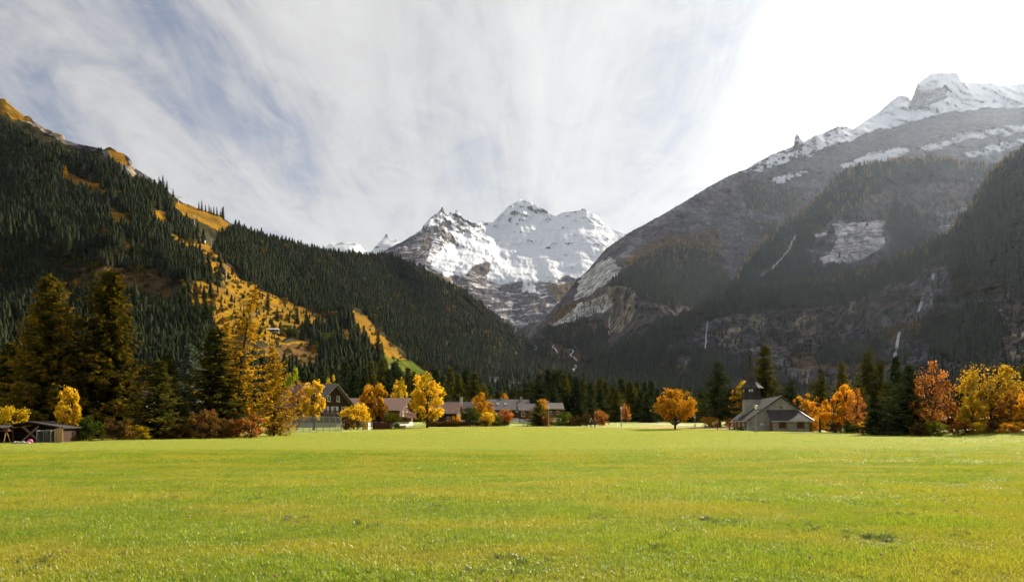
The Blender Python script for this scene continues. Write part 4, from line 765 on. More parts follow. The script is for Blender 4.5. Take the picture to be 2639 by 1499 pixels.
plant('autumn_bush', 'bushA', 2106, 1068, 44, 104, 'orange', 'orange bush just right of the chapel corner', 'bush', parts=BUSH)
plant('green_bush', 'densebush', 2195, 1086, 44, 84, 'green', 'dark rounded clipped bush on the meadow edge right of the chapel', 'bush', parts=BUSH)
for i, (u, top, w, d, k, l, lab) in enumerate((
    (2172,930,56,150,'spruceB','olive','olive spruce behind the pointed amber tree'), (2236,901,76,140,'spruceA','olive','highest spruce of the group right of the chapel'),
    (2267,927,60,138,'spruceD','olive','slimmer spruce at the right shoulder of the highest spruce'), (2313,915,70,84,'spruceB','spruce','dark spruce with the waterfall above its tip'),
    (2340,938,90,76,'spruceC','spruce','broad very dark spruce reaching down to the meadow'), (2252,1002,46,78,'spruceB','spruce','young dark spruce left of the broad very dark spruce'),
    (2285,985,60,90,'spruceA','olive','brownish low spruce between highest and broad dark spruces'), (2215,985,56,128,'spruceC','olive','olive spruce behind the reddish thin tree'),
    (2480,985,60,135,'spruceB','spruce','dark spruce behind gap between rust tree and wide yellow tree'), (2645,930,80,140,'spruceA','olive','spruce cut by the right picture edge'), (2110,985,56,165,'spruceC','spruce','distant dark spruce behind the thin pine'))):
    plant('spruce_tree', k, u, top, w, d, l, lab)
for i, (u, top, w, d, k, l, lab) in enumerate((
    (2402,945,110,74,'sparseA','rust','sparse rust red tree between dark spruces and yellow trees'), (2555,946,160,73,'spreadA','bronze','wide yellow and amber tree near the right picture edge'),
    (2507,1018,72,71,'ovalA','yellow','bright yellow small tree at the left foot of the wide amber tree'), (2610,1000,80,69,'ovalB','rust','red orange tree below the right half of the wide amber tree'),
    (2650,1010,70,66,'ovalA','orange','orange tree cut by the right picture edge'), (2455,1030,60,75,'ovalB','rust','small rust orange tree left of the bright yellow small tree'))):
    plant('autumn_tree', k, u, top, w, d, l, lab)
for i, (u, top, w, d, k, l, lab) in enumerate((
    (2388,1048,60,76,'bushA','amber','yellow orange bush under the sparse rust red tree'), (2425,1062,62,76,'bushB','rust','reddish thorny bush right below the sparse rust red tree'),
    (2458,1068,58,77,'bushA','brown','dark brown bush between red thorny bush and bright yellow small tree'), (2530,1050,70,75,'bushA','amber','glowing amber bush below the wide amber tree'),
    (2580,1062,62,74,'bushB','brown','dark bush between glowing amber bush and red orange tree'), (2625,1066,60,70,'bushA','orange','orange bush low at the right picture edge'),
    (2255,1070,60,80,'bushB','brown','brown bush left of the broad very dark spruce foot'), (2305,1078,56,78,'bushB','green','dark green bush at the broad dark spruce foot'))):
    plant('autumn_bush', k, u, top, w, d, l, lab, 'bush', parts=BUSH)
for u, top, w, d, k, l, lab in ((2368,1086,46,70,'bushB','brown','low brown bush left before the sparse rust red tree trunk'), (2412,1082,54,69.5,'bushA','lime','green yellow bush hiding the sparse rust red tree trunk'), (2478,1080,56,68,'bushB','rust','low rusty bush left before the bright yellow small tree'), (2518,1086,48,67.5,'bushA','yellow','low yellow bush hiding the bright yellow small tree trunk'), (2562,1080,60,67,'bushB','brown','low dark brown bush hiding the wide yellow tree trunk'), (2605,1084,56,65,'bushA','amber','low amber bush hiding the red orange tree trunk'), (2150,1082,44,90,'bushB','brown','low brown bush before the orange tree right of the thin pine'), (2220,1086,40,84,'bushA','amber','low amber bush under the reddish thin tree')):
    plant('autumn_bush', k, u, top, w, d, l, lab, 'bush', parts=BUSH)
# --- belt of spruces behind the village
belt = [('behind the dark gabled chalet', [(705,965,44,190),(728,952,46,215),(780,945,50,235),(800,958,44,205),(830,940,52,240),(868,950,44,210),(890,930,46,240)]),
 ('behind the long tiled chalet roof', [(912,935,50,235),(938,945,44,215),(955,928,46,250),(985,922,50,245),(1002,950,42,210),(1020,930,52,250),(1048,945,46,230),(1065,955,44,215)]),
 ('between large yellow tree and orange maple', [(1085,962,46,225),(1122,950,52,240),(1140,965,44,215),(1158,948,50,245),(1180,960,48,225),(1203,947,54,240),(1222,958,48,230)]),
 ('behind the grey roofs in the village centre', [(1245,985,40,260),(1262,996,40,280),(1283,1004,38,270),(1318,1006,36,265),(1338,1000,38,290),(1355,985,40,270),(1372,980,42,280),(1300,1002,36,300),(1325,1004,34,310)]),
 ('rising behind the brown wooden house', [(1390,962,50,235),(1411,950,56,240),(1432,956,50,230),(1452,962,54,235),(1468,958,50,245),(1486,968,48,230),(1442,950,54,262),(1425,985,44,215)]),
 ('behind the walking couple and lamp post', [(1503,975,50,235),(1522,985,46,220),(1545,972,50,245),(1562,985,46,225),(1580,995,44,215),(1603,973,54,235),(1625,980,52,225),(1640,985,50,235),(1545,1000,44,200),(1590,1002,42,205)]),
 ('between lamp post and lone orange maple', [(1662,985,46,240),(1680,978,42,225),(1697,1000,40,215),(1650,1005,42,210),(1668,1012,38,200)]),
 ('between lone orange maple and chapel spruce', [(1770,1005,40,220),(1790,1012,38,205),(1806,998,42,225),(1820,1015,40,200),(1760,1018,36,210),(1895,1015,42,230),(1880,1000,44,240),(1835,1000,40,240)])]
ORD = ['first', 'second', 'third', 'fourth', 'fifth', 'sixth', 'seventh', 'eighth', 'ninth', 'tenth']
for place, lst in belt:
    for i, (u, top, w, d) in enumerate(sorted(lst)):
        plant('spruce_tree', random.choice(['spruceA', 'spruceB', 'spruceC', 'spruceD']), u, top, w * 1.12, d, random.choice(['spruce', 'spruce', 'olive']), ORD[i] + ' spruce from the left in the belt ' + place, 'tree', 'dark spruces ' + place)
# --- lone spruces on the sunny slope
def slope_spruce(u, v, hpx, k, leaf, label, wr=0.42, group=None, name='spruce_tree', parts=('trunk', 'crown')):
    p = HILL.point(u, v); d = p[1]; pr = PROTO[k]; H = hpx / F * d
    o = thing(name, label, 'tree', (p[0], p[1], p[2] - 0.3), random.random() * 6, group, (H * wr / pr['W'],) * 2 + (H / pr['H'],))
    link(parts[0], pr['trunk'], o); c = link(parts[1], pr['crown'], o); c.material_slots[0].link = 'OBJECT'; c.material_slots[0].material = LM[leaf]
for (u, v, h, lab) in ((714,828,40,'small spruce alone on the golden slope above the barn'), (766,834,46,'spruce right of the hillside barn, standing free on the golden slope'), (790,862,64,'paired spruce, tallest below the free standing slope spruces'), (778,875,50,'paired spruce, left one at the edge of the golden slope'),
    (560,735,38,'spruce between lift pylon and forest on the upper meadow'), (541,730,24,'tiny spruce left of the pylon on the upper meadow'), (759,866,36,'short dark spruce below the barn'), (745,832,20,'bushy little conifer near the barn on the golden slope'),
    (975,925,74,'spruce pair on the right meadow strip, taller one'), (984,935,56,'spruce pair on the right meadow strip, shorter one'), (540,722,52,'spruce at the fork of the upper meadow strips'), (622,720,60,'spruce on the edge of the forest right of the lift line'), (660,795,66,'dark spruce over the middle of the golden slope'), (690,800,50,'smaller dark spruce next to the one over the golden slope middle'),
    (505,840,92,'big spruce clump top left of the golden slope'), (528,850,104,'big spruce clump middle left of the golden slope'), (545,865,76,'big spruce clump right side left of the golden slope')):
    slope_spruce(u, v, h, random.choice(['spruceA', 'spruceC', 'spruceB']), 'spruce', lab)
slope_spruce(742, 870, 38, 'roundA', 'green', 'round green broadleaf tree beside the hillside barn', 0.9, None, 'broadleaf_tree')
slope_spruce(840, 895, 44, 'roundA', 'green', 'green broadleaf tree among spruces below the golden slope', 0.9, None, 'broadleaf_tree')
slope_spruce(168, 460, 36, 'spruceC', 'larch', 'yellow larch at the top of the highest meadow strip', 0.5, None, 'larch_tree')
for i in range(9):
    u = 512 + i * 7.5 + random.random() * 4; slope_spruce(u, float(np.interp(u, HILL.us, HILL.cv)) + 3, 18 + random.random() * 12, 'spruceD', 'spruce', ORD[i] + ' small spruce from the left in the row against the sky on the ridge', 0.3, 'spruces in a row on the skyline')
for u, h in ((575, 34), (446, 22), (430, 30), (420, 34), (410, 24)):
    slope_spruce(u, float(np.interp(u, HILL.us, HILL.cv)) + 4, h, 'spruceB', 'spruce', {575: 'bushy spruce ending the skyline row on the ridge', 446: 'thin spruce left of the top lift pylon', 430: 'ragged spruce on the rocky skyline step', 420: 'tallest ragged spruce on the rocky skyline step', 410: 'small ragged spruce left on the rocky skyline step'}[u], 0.36)
# ------------------------------------------------------------------ building materials
def roof_mat(name, c1, c2, course=0.33):
    m = mat(name); t = NT(m); co = t.coord('Object')
    n = t.noise(1.2, 5, 0.65); n2 = t.noise(7, 3, 0.6)
    b = t.n('ShaderNodeTexBrick'); mp = t.n('ShaderNodeMapping'); t.l(co, mp.inputs[0]); mp.inputs['Rotation'].default_value = (R(0), 0, 0); t.l(mp.outputs[0], b.inputs['Vector'])
    b.inputs['Color1'].default_value = (*c1, 1); b.inputs['Color2'].default_value = (*c2, 1); b.inputs['Mortar'].default_value = tuple(x * 0.4 for x in c1) + (1,); b.inputs['Scale'].default_value = 1.0
    b.inputs['Brick Width'].default_value = 0.24; b.inputs['Row Height'].default_value = course; b.inputs['Mortar Size'].default_value = 0.02
    c = t.mix(t.ss(n, 0.4, 0.7), b.outputs['Color'], t.mix(0.5, c1, (0.12, 0.11, 0.10))); c = t.mix(t.math('MULTIPLY', n2, 0.3), c, c2)
    t.bsdf(c, 0.8, t.bump(t.math('ADD', b.outputs['Fac'], n2), 0.5, 0.03), 0.08); return m
def plank_mat(name, col):
    m = mat(name); t = NT(m); w = t.n('ShaderNodeTexWave', wave_type='BANDS', bands_direction='Z'); t.l(t.coord('Object'), w.inputs[0]); w.inputs['Scale'].default_value = 2.2; w.inputs['Distortion'].default_value = 0.6
    n = t.noise(3, 5, 0.6, 0, 'Object', (0.4, 0.4, 6)); c = t.mix(n, tuple(x * 0.55 for x in col), tuple(x * 1.5 for x in col))
    t.bsdf(c, 0.8, t.bump(w.outputs['Fac'], 0.5, 0.02), 0.2); return m
ROOF_GREY = roof_mat('grey_slate_roof', (0.145, 0.13, 0.125), (0.22, 0.195, 0.185)); ROOF_PINK = roof_mat('weathered_tile_roof', (0.24, 0.135, 0.105), (0.34, 0.205, 0.165)); ROOF_DARK = roof_mat('dark_shingle_roof', (0.045, 0.040, 0.039), (0.085, 0.075, 0.072), 0.25)
WOOD_DARK = plank_mat('dark_timber', (0.05, 0.026, 0.016)); WOOD_BROWN = plank_mat('brown_timber', (0.13, 0.055, 0.026)); WOOD_RED = plank_mat('red_timber', (0.13, 0.035, 0.025)); WOOD_LIGHT = simple('pale_timber', (0.42, 0.27, 0.13), 0.8, 0.3, 3, 0.2, 0, 0.01, (4, 4, 0.5))
PLASTER = simple('white_plaster', (0.74, 0.72, 0.68), 0.9, 0.08, 1.5); CREAM = simple('cream_trim', (0.66, 0.62, 0.52), 0.7, 0.08, 3)
GLASS = mat('window_glass'); _t = NT(GLASS); _t.bsdf((0.02, 0.024, 0.03), 0.08, None, 0.7)
METAL = simple('grey_steel', (0.32, 0.33, 0.34), 0.45, 0.15, 4, 0.5, 0.6); DARKMETAL = simple('dark_steel', (0.07, 0.075, 0.075), 0.5, 0.2, 4, 0.4, 0.3); ZINC = simple('zinc_edge', (0.45, 0.45, 0.44), 0.45, 0.15, 3, 0.5, 0.4)
SHUTTER = simple('brown_shutter', (0.13, 0.05, 0.022), 0.75, 0.3, 5); REDDOOR = plank_mat('red_brown_door', (0.28, 0.075, 0.045))
def stone_mat():
    m = mat('rubble_stone'); t = NT(m); v = t.n('ShaderNodeTexVoronoi', feature='DISTANCE_TO_EDGE'); mp = t.n('ShaderNodeMapping'); mp.inputs['Scale'].default_value = (1.4, 1.4, 2.3); t.l(t.coord('Object'), mp.inputs[0]); t.l(mp.outputs[0], v.inputs['Vector']); v.inputs['Scale'].default_value = 1.6
    v2 = t.n('ShaderNodeTexVoronoi'); t.l(mp.outputs[0], v2.inputs['Vector']); v2.inputs['Scale'].default_value = 1.6
    s = t.n('ShaderNodeSeparateColor'); t.l(v2.outputs['Color'], s.inputs[0])
    n = t.noise(4, 5, 0.6); n2 = t.noise(0.5, 4, 0.6)
    c = t.mix(s.outputs[0], (0.29, 0.27, 0.225), (0.50, 0.465, 0.395)); c = t.mix(n, t.mix(0.6, c, (0.24, 0.22, 0.19)), c); c = t.mix(t.math('MULTIPLY', t.ss(n2, 0.5, 0.7), 0.4), c, (0.22, 0.21, 0.17))
    e = t.ss(v.outputs['Distance'], 0.0, 0.09); c = t.mix(e, (0.40, 0.38, 0.34), c)
    t.bsdf(c, 0.9, t.bump(t.math('ADD', t.math('MULTIPLY', e, 0.6), t.math('MULTIPLY', n, 0.5)), 0.7, 0.05), 0.2); return m
STONE = stone_mat()
# ------------------------------------------------------------------ houses
def window(parent, c, w, h, axis, frame=CREAM, shutters=None, depth=0.06, arch=False):
    """c: centre of the opening on the wall face, axis: outward unit vector (x,y)"""
    ax = Vector((axis[0], axis[1], 0)); sd = Vector((-ax.y, ax.x, 0)); c = Vector(c); mb = MB(); rz = math.atan2(sd.y, sd.x); f = 0.10
    for a, b, ww, hh in ((0, h / 2 - f / 2, w, f), (0, -h / 2 + f / 2, w, f), (-w / 2 + f / 2, 0, f, h - 2 * f), (w / 2 - f / 2, 0, f, h - 2 * f), (0, 0, f * 0.6, h - 2 * f)):
        p = c + sd * a + ax * (depth / 2); mb.box((p.x, p.y, p.z + b), (ww, depth, hh), rz)
    p = c + ax * 0.06 + Vector((0, 0, -h / 2 - 0.04)); mb.box(tuple(p), (w + 0.2, 0.16, 0.07), rz)
    if arch:
        k = [Vector(c) + sd * (w / 2 * math.cos(q)) + Vector((0, 0, h / 2 + w / 2 * math.sin(q))) + ax * 0.03 for q in np.linspace(0, math.pi, 9)]
        mb.tube([tuple(q) for q in k], 0.07, 4)
    o = mb.build('window', frame, parent)
    p = c + ax * 0.012; g = MB().box(tuple(p), (w - 0.12, 0.02, h - 0.12), rz); g.build('pane', GLASS, o)
    if shutters:
        for s in (-1, 1):
            p = c + sd * s * (w / 2 + w * 0.28) + ax * 0.03; MB().box(tuple(p), (w * 0.5, 0.05, h), rz).build('shutter', shutters, o)
    return o
def house(name, label, loc, rz, L, W, wh, rh, wall, roof, over=0.7, found=None, fh=0.9, cat='house', wins=(), chimney=None, balcony=None, dormers=()):
    o = thing(name, label, cat, loc, rz); sl = (rh - wh) / (W / 2)
    z0 = fh if found else -0.5
    MB().prism([(-W/2, z0), (W/2, z0), (W/2, wh), (0, rh), (-W/2, wh)], -L/2, L/2).build('wall', wall, o)
    if found: MB().box((0, 0, fh / 2 - 0.25), (L - 0.06, W - 0.06, fh + 0.5 - 0.004)).build('foundation', found, o)
    t = 0.20; e = over
    ro = MB().prism([(-W/2 - e, wh - e * sl + 0.02), (0, rh + 0.02), (W/2 + e, wh - e * sl + 0.02), (W/2 + e, wh - e * sl + t), (0, rh + t + 0.04), (-W/2 - e, wh - e * sl + t)], -L/2 - e, L/2 + e).build('roof', roof, o)
    for s in (-1, 1): MB().tube([(-L/2 - e, s * (W/2 + e + 0.06), wh - e * sl + 0.08), (L/2 + e, s * (W/2 + e + 0.06), wh - e * sl + 0.08)], 0.07, 6).build('gutter', ZINC, ro)
    if chimney:
        for (cx, cyy, hh) in chimney:
            zr = rh - abs(cyy) * sl; MB().box((cx, cyy, zr + hh / 2 - 0.3), (0.6, 0.6, hh + 0.6)).box((cx, cyy, zr + hh + 0.06), (0.8, 0.8, 0.12)).build('chimney', STONE, ro)
    for (face, a, z, w, h, sh) in wins:
        if face == 'front': window(o, (a, -W/2, z), w, h, (0, -1), CREAM, sh)
        if face == 'right': window(o, (L/2, a, z), w, h, (1, 0), CREAM, sh)
        if face == 'left': window(o, (-L/2, a, z), w, h, (-1, 0), CREAM, sh)
    for (a, y, w, h) in dormers:   # roof lights lying in the slope
        z = rh - abs(y) * sl + t + 0.03; s = 1 if y > 0 else -1
        mb = MB(); q = Vector((0, s * 1, -sl)).normalized()
        c = Vector((a, y, z)); vs = [c + Vector((dx * w / 2, 0, 0)) + q * (dy * h / 2) for dx, dy in ((-1,-1),(1,-1),(1,1),(-1,1))]; up = Vector((0, s * sl, 1)).normalized() * 0.08
        mb.add([tuple(x) for x in vs] + [tuple(x + up) for x in vs], ((0,3,2,1),(4,5,6,7),(0,1,5,4),(1,2,6,5),(2,3,7,6),(3,0,4,7))).build('skylight', ZINC, ro)
    if balcony:
        face, z, ln = balcony; mb = MB()
        if face == 'right':
            x = L/2 + 0.55; mb.box((x, 0, z), (1.1, ln, 0.12)).box((x + 0.5, 0, z + 0.95), (0.1, ln, 0.10)); bo = mb.build('balcony', wall, o)
            for y in np.arange(-ln/2 + 0.1, ln/2, 0.24): MB().box((x + 0.5, float(y), z + 0.48), (0.05, 0.14, 0.84)).build('baluster', wall, bo)
        else:
            y = -W/2 - 0.55; mb.box((0, y, z), (ln, 1.1, 0.12)).box((0, y - 0.5, z + 0.95), (ln, 0.1, 0.10)); bo = mb.build('balcony', wall, o)
            for x in np.arange(-ln/2 + 0.1, ln/2, 0.24): MB().box((float(x), y - 0.5, z + 0.48), (0.14, 0.05, 0.84)).build('baluster', wall, bo)
    return o
S = SHUTTER
def gl(u, d): return tuple(at(u, d))
house('chalet', 'dark timber chalet with steep gable behind the yellow tree', gl(806, 142), R(-33), 12, 9.0, 4.2, 8.2, WOOD_DARK, ROOF_GREY, 1.1, STONE, 0.8, wins=[('right', -1.3, 5.5, 0.8, 1.1, None), ('right', 1.1, 5.5, 0.8, 1.1, None), ('right', -2.2, 3.3, 0.9, 1.4, PLASTER), ('right', 0.2, 3.3, 0.9, 1.4, PLASTER), ('right', 2.4, 3.3, 0.9, 1.4, None), ('front', 3, 3.2, 1, 1.3, S), ('front', 0, 3.2, 1, 1.3, S), ('front', -3, 3.2, 1, 1.3, S)], chimney=[(-3.0, 0.8, 1.1)], balcony=('right', 2.2, 7.5))
house('chalet', 'long low chalet with pinkish tiled roof behind the birch pair', gl(956, 150), R(-9), 15.6, 9.2, 3.5, 5.6, WOOD_BROWN, ROOF_PINK, 0.9, PLASTER, 0.8, wins=[('front', x, 2.4, 1.0, 1.0, S) for x in (-6, -3.4, -0.6, 2.0, 4.8)] + [('right', y, 2.5, 0.9, 1.0, S) for y in (-2.6, 0, 2.6)] + [('right', 0, 4.4, 0.8, 0.8, None)] + [('front', x, 0.5, 1.0, 0.6, None) for x in (-5, -1.2, 3.2)], chimney=[(-5.6, -0.6, 1.2)], balcony=('right', 1.7, 7))
house('shed', 'low dark shed with reddish tiled roof right of the large yellow tree', gl(1145, 148), R(-6), 6.2, 6.0, 2.9, 4.6, WOOD_DARK, ROOF_PINK, 0.5, None, cat='shed', wins=[('front', -1.2, 1.6, 0.8, 0.8, None), ('front', 1.5, 1.6, 0.8, 0.8, None)])
house('house', 'grey roofed house with tall chimney behind the reddish shed roof', gl(1185, 172), R(-5), 8.5, 7.0, 3.0, 5.2, WOOD_DARK, ROOF_GREY, 0.6, PLASTER, 1.0, wins=[('front', x, 2.0, 0.9, 1.0, S) for x in (-2.6, 0, 2.6)], chimney=[(0.4, -0.8, 1.6)])
house('house', 'dark house with grey roof and two skylights in the village centre', gl(1291, 195), R(4), 6.6, 8.0, 3.8, 6.2, WOOD_DARK, ROOF_GREY, 0.6, PLASTER, 1.2, wins=[('front', x, 2.7, 0.9, 1.0, S) for x in (-2.2, 0, 2.2)] + [('left', 0, 3.0, 0.9, 1.0, S)], chimney=[(0.2, 0.6, 0.9)], dormers=[(-1.0, -2.2, 0.7, 0.8), (1.1, -2.2, 0.7, 0.8)])
house('house', 'dark grey roofed house set back behind the red house with arched windows', gl(1341, 222), R(6), 4.6, 6.5, 4.6, 6.6, WOOD_DARK, ROOF_GREY, 0.5, PLASTER, 1.0, wins=[('front', x, 3.4, 0.8, 0.9, S) for x in (-1.4, 1.2)], chimney=[(0.2, -0.4, 1.2)])
hr = house('house', 'red timber house with pale arched windows and white base', gl(1358, 196), R(3), 4.4, 5.6, 3.5, 5.0, WOOD_RED, ROOF_GREY, 0.5, PLASTER, 1.0)
for x in (-1.25, 1.05): window(hr, (x, -2.8, 2.2), 1.0, 1.0, (0, -1), CREAM, None, 0.06, True)
house('house', 'brown wooden house with grey roof and white base right of the dark pine', gl(1424, 188), R(3), 4.4, 6.0, 3.9, 5.2, WOOD_BROWN, ROOF_GREY, 0.5, PLASTER, 1.5, wins=[('front', -0.9, 2.8, 0.8, 0.9, S), ('front', 1.0, 2.8, 0.8, 0.9, S)], chimney=[(-1.2, 0.5, 0.9)], balcony=('front', 1.7, 3.6))
house('house', 'house half hidden behind the olive spruces, russet gable and pale walls', gl(366, 120), R(-20), 7, 7, 3.4, 6.4, PLASTER, roof_mat('russet_roof', (0.22, 0.10, 0.06), (0.30, 0.15, 0.09)), 0.6, None, wins=[('right', -1.5, 2.2, 0.9, 1.1, S), ('right', 1.4, 2.2, 0.9, 1.1, S), ('front', 0, 2.2, 0.9, 1.1, S)])
house('house', 'pale house glimpsed between silver spruce and dark olive spruce', gl(520, 125), R(-12), 8, 7, 3.2, 5.6, PLASTER, ROOF_PINK, 0.6, None, wins=[('front', x, 2.0, 0.9, 1.1, S) for x in (-2.4, 0, 2.4)])
def far_house(name, label, sheet, u, v, wpx, hpx, wall, roof, cat='house', rz=0.1, wins=3, rows=2):
    p = min((q.point(u, v) for q in sheet), key=lambda q: q[1]); d = p[1]; w = wpx / F * d; h = hpx / F * d
    ws = [('front', (i - (wins - 1) / 2) * w / wins, h * (0.62 * (j + 0.7) / rows), w / wins * 0.4, h * 0.18, None) for i in range(wins) for j in range(rows)]
    house(name, label, (p[0], p[1] - w * 0.35, p[2] + 0.4), rz, w, w * 0.7, h * 0.68, h, wall, roof, w * 0.05, STONE, h * 0.08, cat, ws)
far_house('house', 'white house on the wooded slope, higher and left of the two', (VALLEY, HILL), 1272, 986, 21, 14, PLASTER, ROOF_DARK)
far_house('house', 'white house on the wooded slope, lower and right of the two', (VALLEY, HILL), 1329, 994, 17, 13, PLASTER, ROOF_DARK, 'house', -0.1)
far_house('barn', 'hillside barn with pale roof on the golden slope', (HILL,), 708, 858, 26, 9, WOOD_DARK, simple('pale_metal_roof', (0.55, 0.54, 0.52), 0.5, 0.15, 0.6), 'barn', 0.15, 2, 1)
far_house('barn', 'tiny brown barn on the lower green meadow strip', (HILL,), 1011, 941, 14, 6, WOOD_BROWN, ROOF_PINK, 'barn', 0.1, 2, 1)
far_house('hut', 'white station hut by the upper lift pylon', (HILL,), 527, 628, 6, 9, PLASTER, ROOF_GREY, 'hut', 0.0, 1, 1)
# ------------------------------------------------------------------ chapel
ch = thing('chapel', 'small grey stone chapel with dark needle spire on the meadow', 'chapel', (40.1, 106.0, float(gz(40, 106)) - 0.02), R(-10))
def chapel():
    hw, wh, rh, ln = 4.55, 1.75, 5.05, 18.5     # local x right, y back; gable front at y=0
    MB().add([(-hw,0,-.4),(hw,0,-.4),(hw,0,wh),(0,0,rh),(-hw,0,wh)] + [(-hw,ln,-.4),(hw,ln,-.4),(hw,ln,wh),(0,ln,rh),(-hw,ln,wh)], [(0,1,2,3,4),(9,8,7,6,5),(0,5,6,1),(1,6,7,2),(2,7,8,3),(3,8,9,4),(4,9,5,0)]).build('wall', STONE, ch)
    sl = (rh - wh) / hw; e = 0.45; t = 0.16
    def slab(name, x0, x1, y0, y1, lift, parent, m):
        mb = MB(); z = lambda x: rh - abs(x) * sl + lift
        v = [(x0,y0,z(x0)),(x1,y0,z(x1)),(x1,y1,z(x1)),(x0,y1,z(x0))]; v += [(a,b,c+t) for a,b,c in v]
        return mb.add(v, ((0,3,2,1),(4,5,6,7),(0,1,5,4),(1,2,6,5),(2,3,7,6),(3,0,4,7))).build(name, m, parent)
    ro = MB().add([(-2.6,-e,rh-2.6*sl+.03),(0,-e,rh+.03),(2.6,-e,rh-2.6*sl+.03),(2.6,ln+e,rh-2.6*sl+.03),(0,ln+e,rh+.03),(-2.6,ln+e,rh-2.6*sl+.03)] + [(-2.6,-e,rh-2.6*sl+.22),(0,-e,rh+.24),(2.6,-e,rh-2.6*sl+.22),(2.6,ln+e,rh-2.6*sl+.22),(0,ln+e,rh+.24),(-2.6,ln+e,rh-2.6*sl+.22)],
        [(0,5,4,1),(1,4,3,2),(6,7,10,11),(7,8,9,10),(0,1,7,6),(1,2,8,7),(3,4,10,9),(4,5,11,10),(0,6,11,5),(2,3,9,8)]).build('roof', ROOF_DARK, ch)
    slab('aisle_roof', -hw - e, -2.62, -e + 0.1, ln + e, 0.0, ro, ROOF_DARK); slab('aisle_roof', 2.62, hw + e, -e + 0.1, ln + e, 0.0, ro, ROOF_DARK)
    for s in (-1, 1):
        MB().tube([(s*(hw+e+.05), -e, rh-(hw+e)*sl+.03), (s*(hw+e+.05), ln+e, rh-(hw+e)*sl+.03)], 0.07, 6).build('gutter', ZINC, ro)
        MB().box((s*2.63, ln/2, rh-2.6*sl+.12), (0.05, ln+2*e, 0.10)).build('roof_edge', ZINC, ro)
    # porch with half-hipped roof in front of the gable
    x0, x1, dy = -1.55, 3.25, 3.0
    MB().add([(x0,-.02,-.4),(x1,-.02,-.4),(x1,-dy,-.4),(x0,-dy,-.4),(x0,-.02,1.62),(x1,-.02,1.62),(x1,-dy,1.5),(x0,-dy,1.5)], ((0,1,2,3),(4,7,6,5),(0,4,5,1),(1,5,6,2),(2,6,7,3),(3,7,4,0))).build('porch_wall', STONE, ch)
    v = [(x0-.5,-dy-.5,1.42),(x1+.6,-dy-.5,1.42),(x1+.6,-.03,1.42),(x1-1.0,-.03,3.05),(x0-.5,-.03,3.05)]; v += [(a,b,c+.14) for a,b,c in v]
    pr = MB().add(v, [(0,4,3),(0,3,1),(1,3,2),(5,8,9),(5,6,8),(6,7,8),(0,1,6,5),(1,2,7,6),(2,3,8,7),(3,4,9,8),(4,0,5,9)]).build('porch_roof', ROOF_DARK, ch)
    MB().tube([(x0-.5,-dy-.55,1.46),(x1+.6,-dy-.55,1.46)], 0.06, 6).build('gutter', ZINC, pr); MB().tube([(x1+.62,-dy-.5,1.58),(x1-.98,-.05,3.22)], 0.05, 5).build('roof_edge', ZINC, pr)
    dr = MB().box((x0-.03,-1.3,1.15), (0.06,1.9,2.3)).build('door', REDDOOR, ch); MB().box((x0-.09,-0.6,1.05), (0.05,0.04,0.16)).build('handle', DARKMETAL, dr)
    MB().add([(x0-.02,-.05,1.4),(x0-.02,-2.9,1.4),(x0-.02,-.05,2.85)], ((0,1,2),)).build('porch_gable', REDDOOR, ch)
    for x in (-0.35, 2.15):
        w = window(ch, (x, -dy, 0.98), 0.98, 0.82, (0, -1), SHUTTER, None); 
        for k in (-1, 1): MB().box((x + k*.24, -dy-.05, 0.98), (0.36,0.03,0.66)).build('shutter', SHUTTER, w)
    for y in (3.2, 8.0, 13.0):
        w = window(ch, (-hw, y, 0.95), 1.3, 0.85, (-1, 0), SHUTTER, None); MB().box((-hw-.05, y, 0.95), (0.03,1.0,0.65)).build('shutter', REDDOOR, w)
    for y in (1.0, 5.6, 10.5, 15.5): MB().box((-hw-.08, y, 0.75), (0.16,0.35,1.9)).build('buttress', PLASTER, ch)
    MB().box((0,-.03,3.55), (0.16,0.08,0.36)).build('gable_slit', GLASS, ch)
    MB().box((-2.75,-.04,1.05), (0.45,0.06,0.3)).build('notice_board', PLASTER, ch)
    # tower
    tx, ty, hw2 = -2.4, 12.0, 1.28
    MB().box((tx,ty,2.4), (2*hw2,2*hw2,5.6)).build('tower', STONE, ch)
    bell = MB().add([(tx+a*q,ty+b*q,z) for q,z in ((1.36,5.05),(1.26,5.9),(1.22,6.98)) for a,b in ((-1,-1),(1,-1),(1,1),(-1,1))], [(i*4+k, i*4+(k+1)%4, i*4+4+(k+1)%4, i*4+4+k) for i in range(2) for k in range(4)] + [(3,2,1,0),(8,9,10,11)]).build('belfry', ROOF_DARK, ch)
    for dx in (-0.5, -0.1): MB().box((tx+dx,ty-1.26,6.55), (0.26,0.08,0.42)).build('louvre', PLASTER, bell)
    for dy2 in (-0.4, 0.3): MB().box((tx-1.26,ty+dy2,6.55), (0.08,0.26,0.42)).build('louvre', PLASTER, bell)
    prof = [(2.05,6.93),(1.92,7.03),(1.42,7.42),(1.00,7.95),(0.78,8.6),(0.64,9.3),(0.50,10.4),(0.31,11.7),(0.12,12.9),(0.035,13.2)]
    sp = MB().lathe(prof, 8, (tx,ty,0)).build('spire', ROOF_DARK, ch)
    MB().lathe([(0.02,0),(0.13,.06),(0.17,.16),(0.13,.27),(0.02,.33)], 10, (tx,ty,13.15)).build('ball', simple('copper_ball', (0.45,0.30,0.22), 0.35, 0.1, 3, 0.5, 0.8), sp)
    MB().box((tx,ty,13.85), (0.04,0.04,0.8)).box((tx,ty,13.95), (0.4,0.04,0.04)).build('cross', DARKMETAL, sp)
chapel()
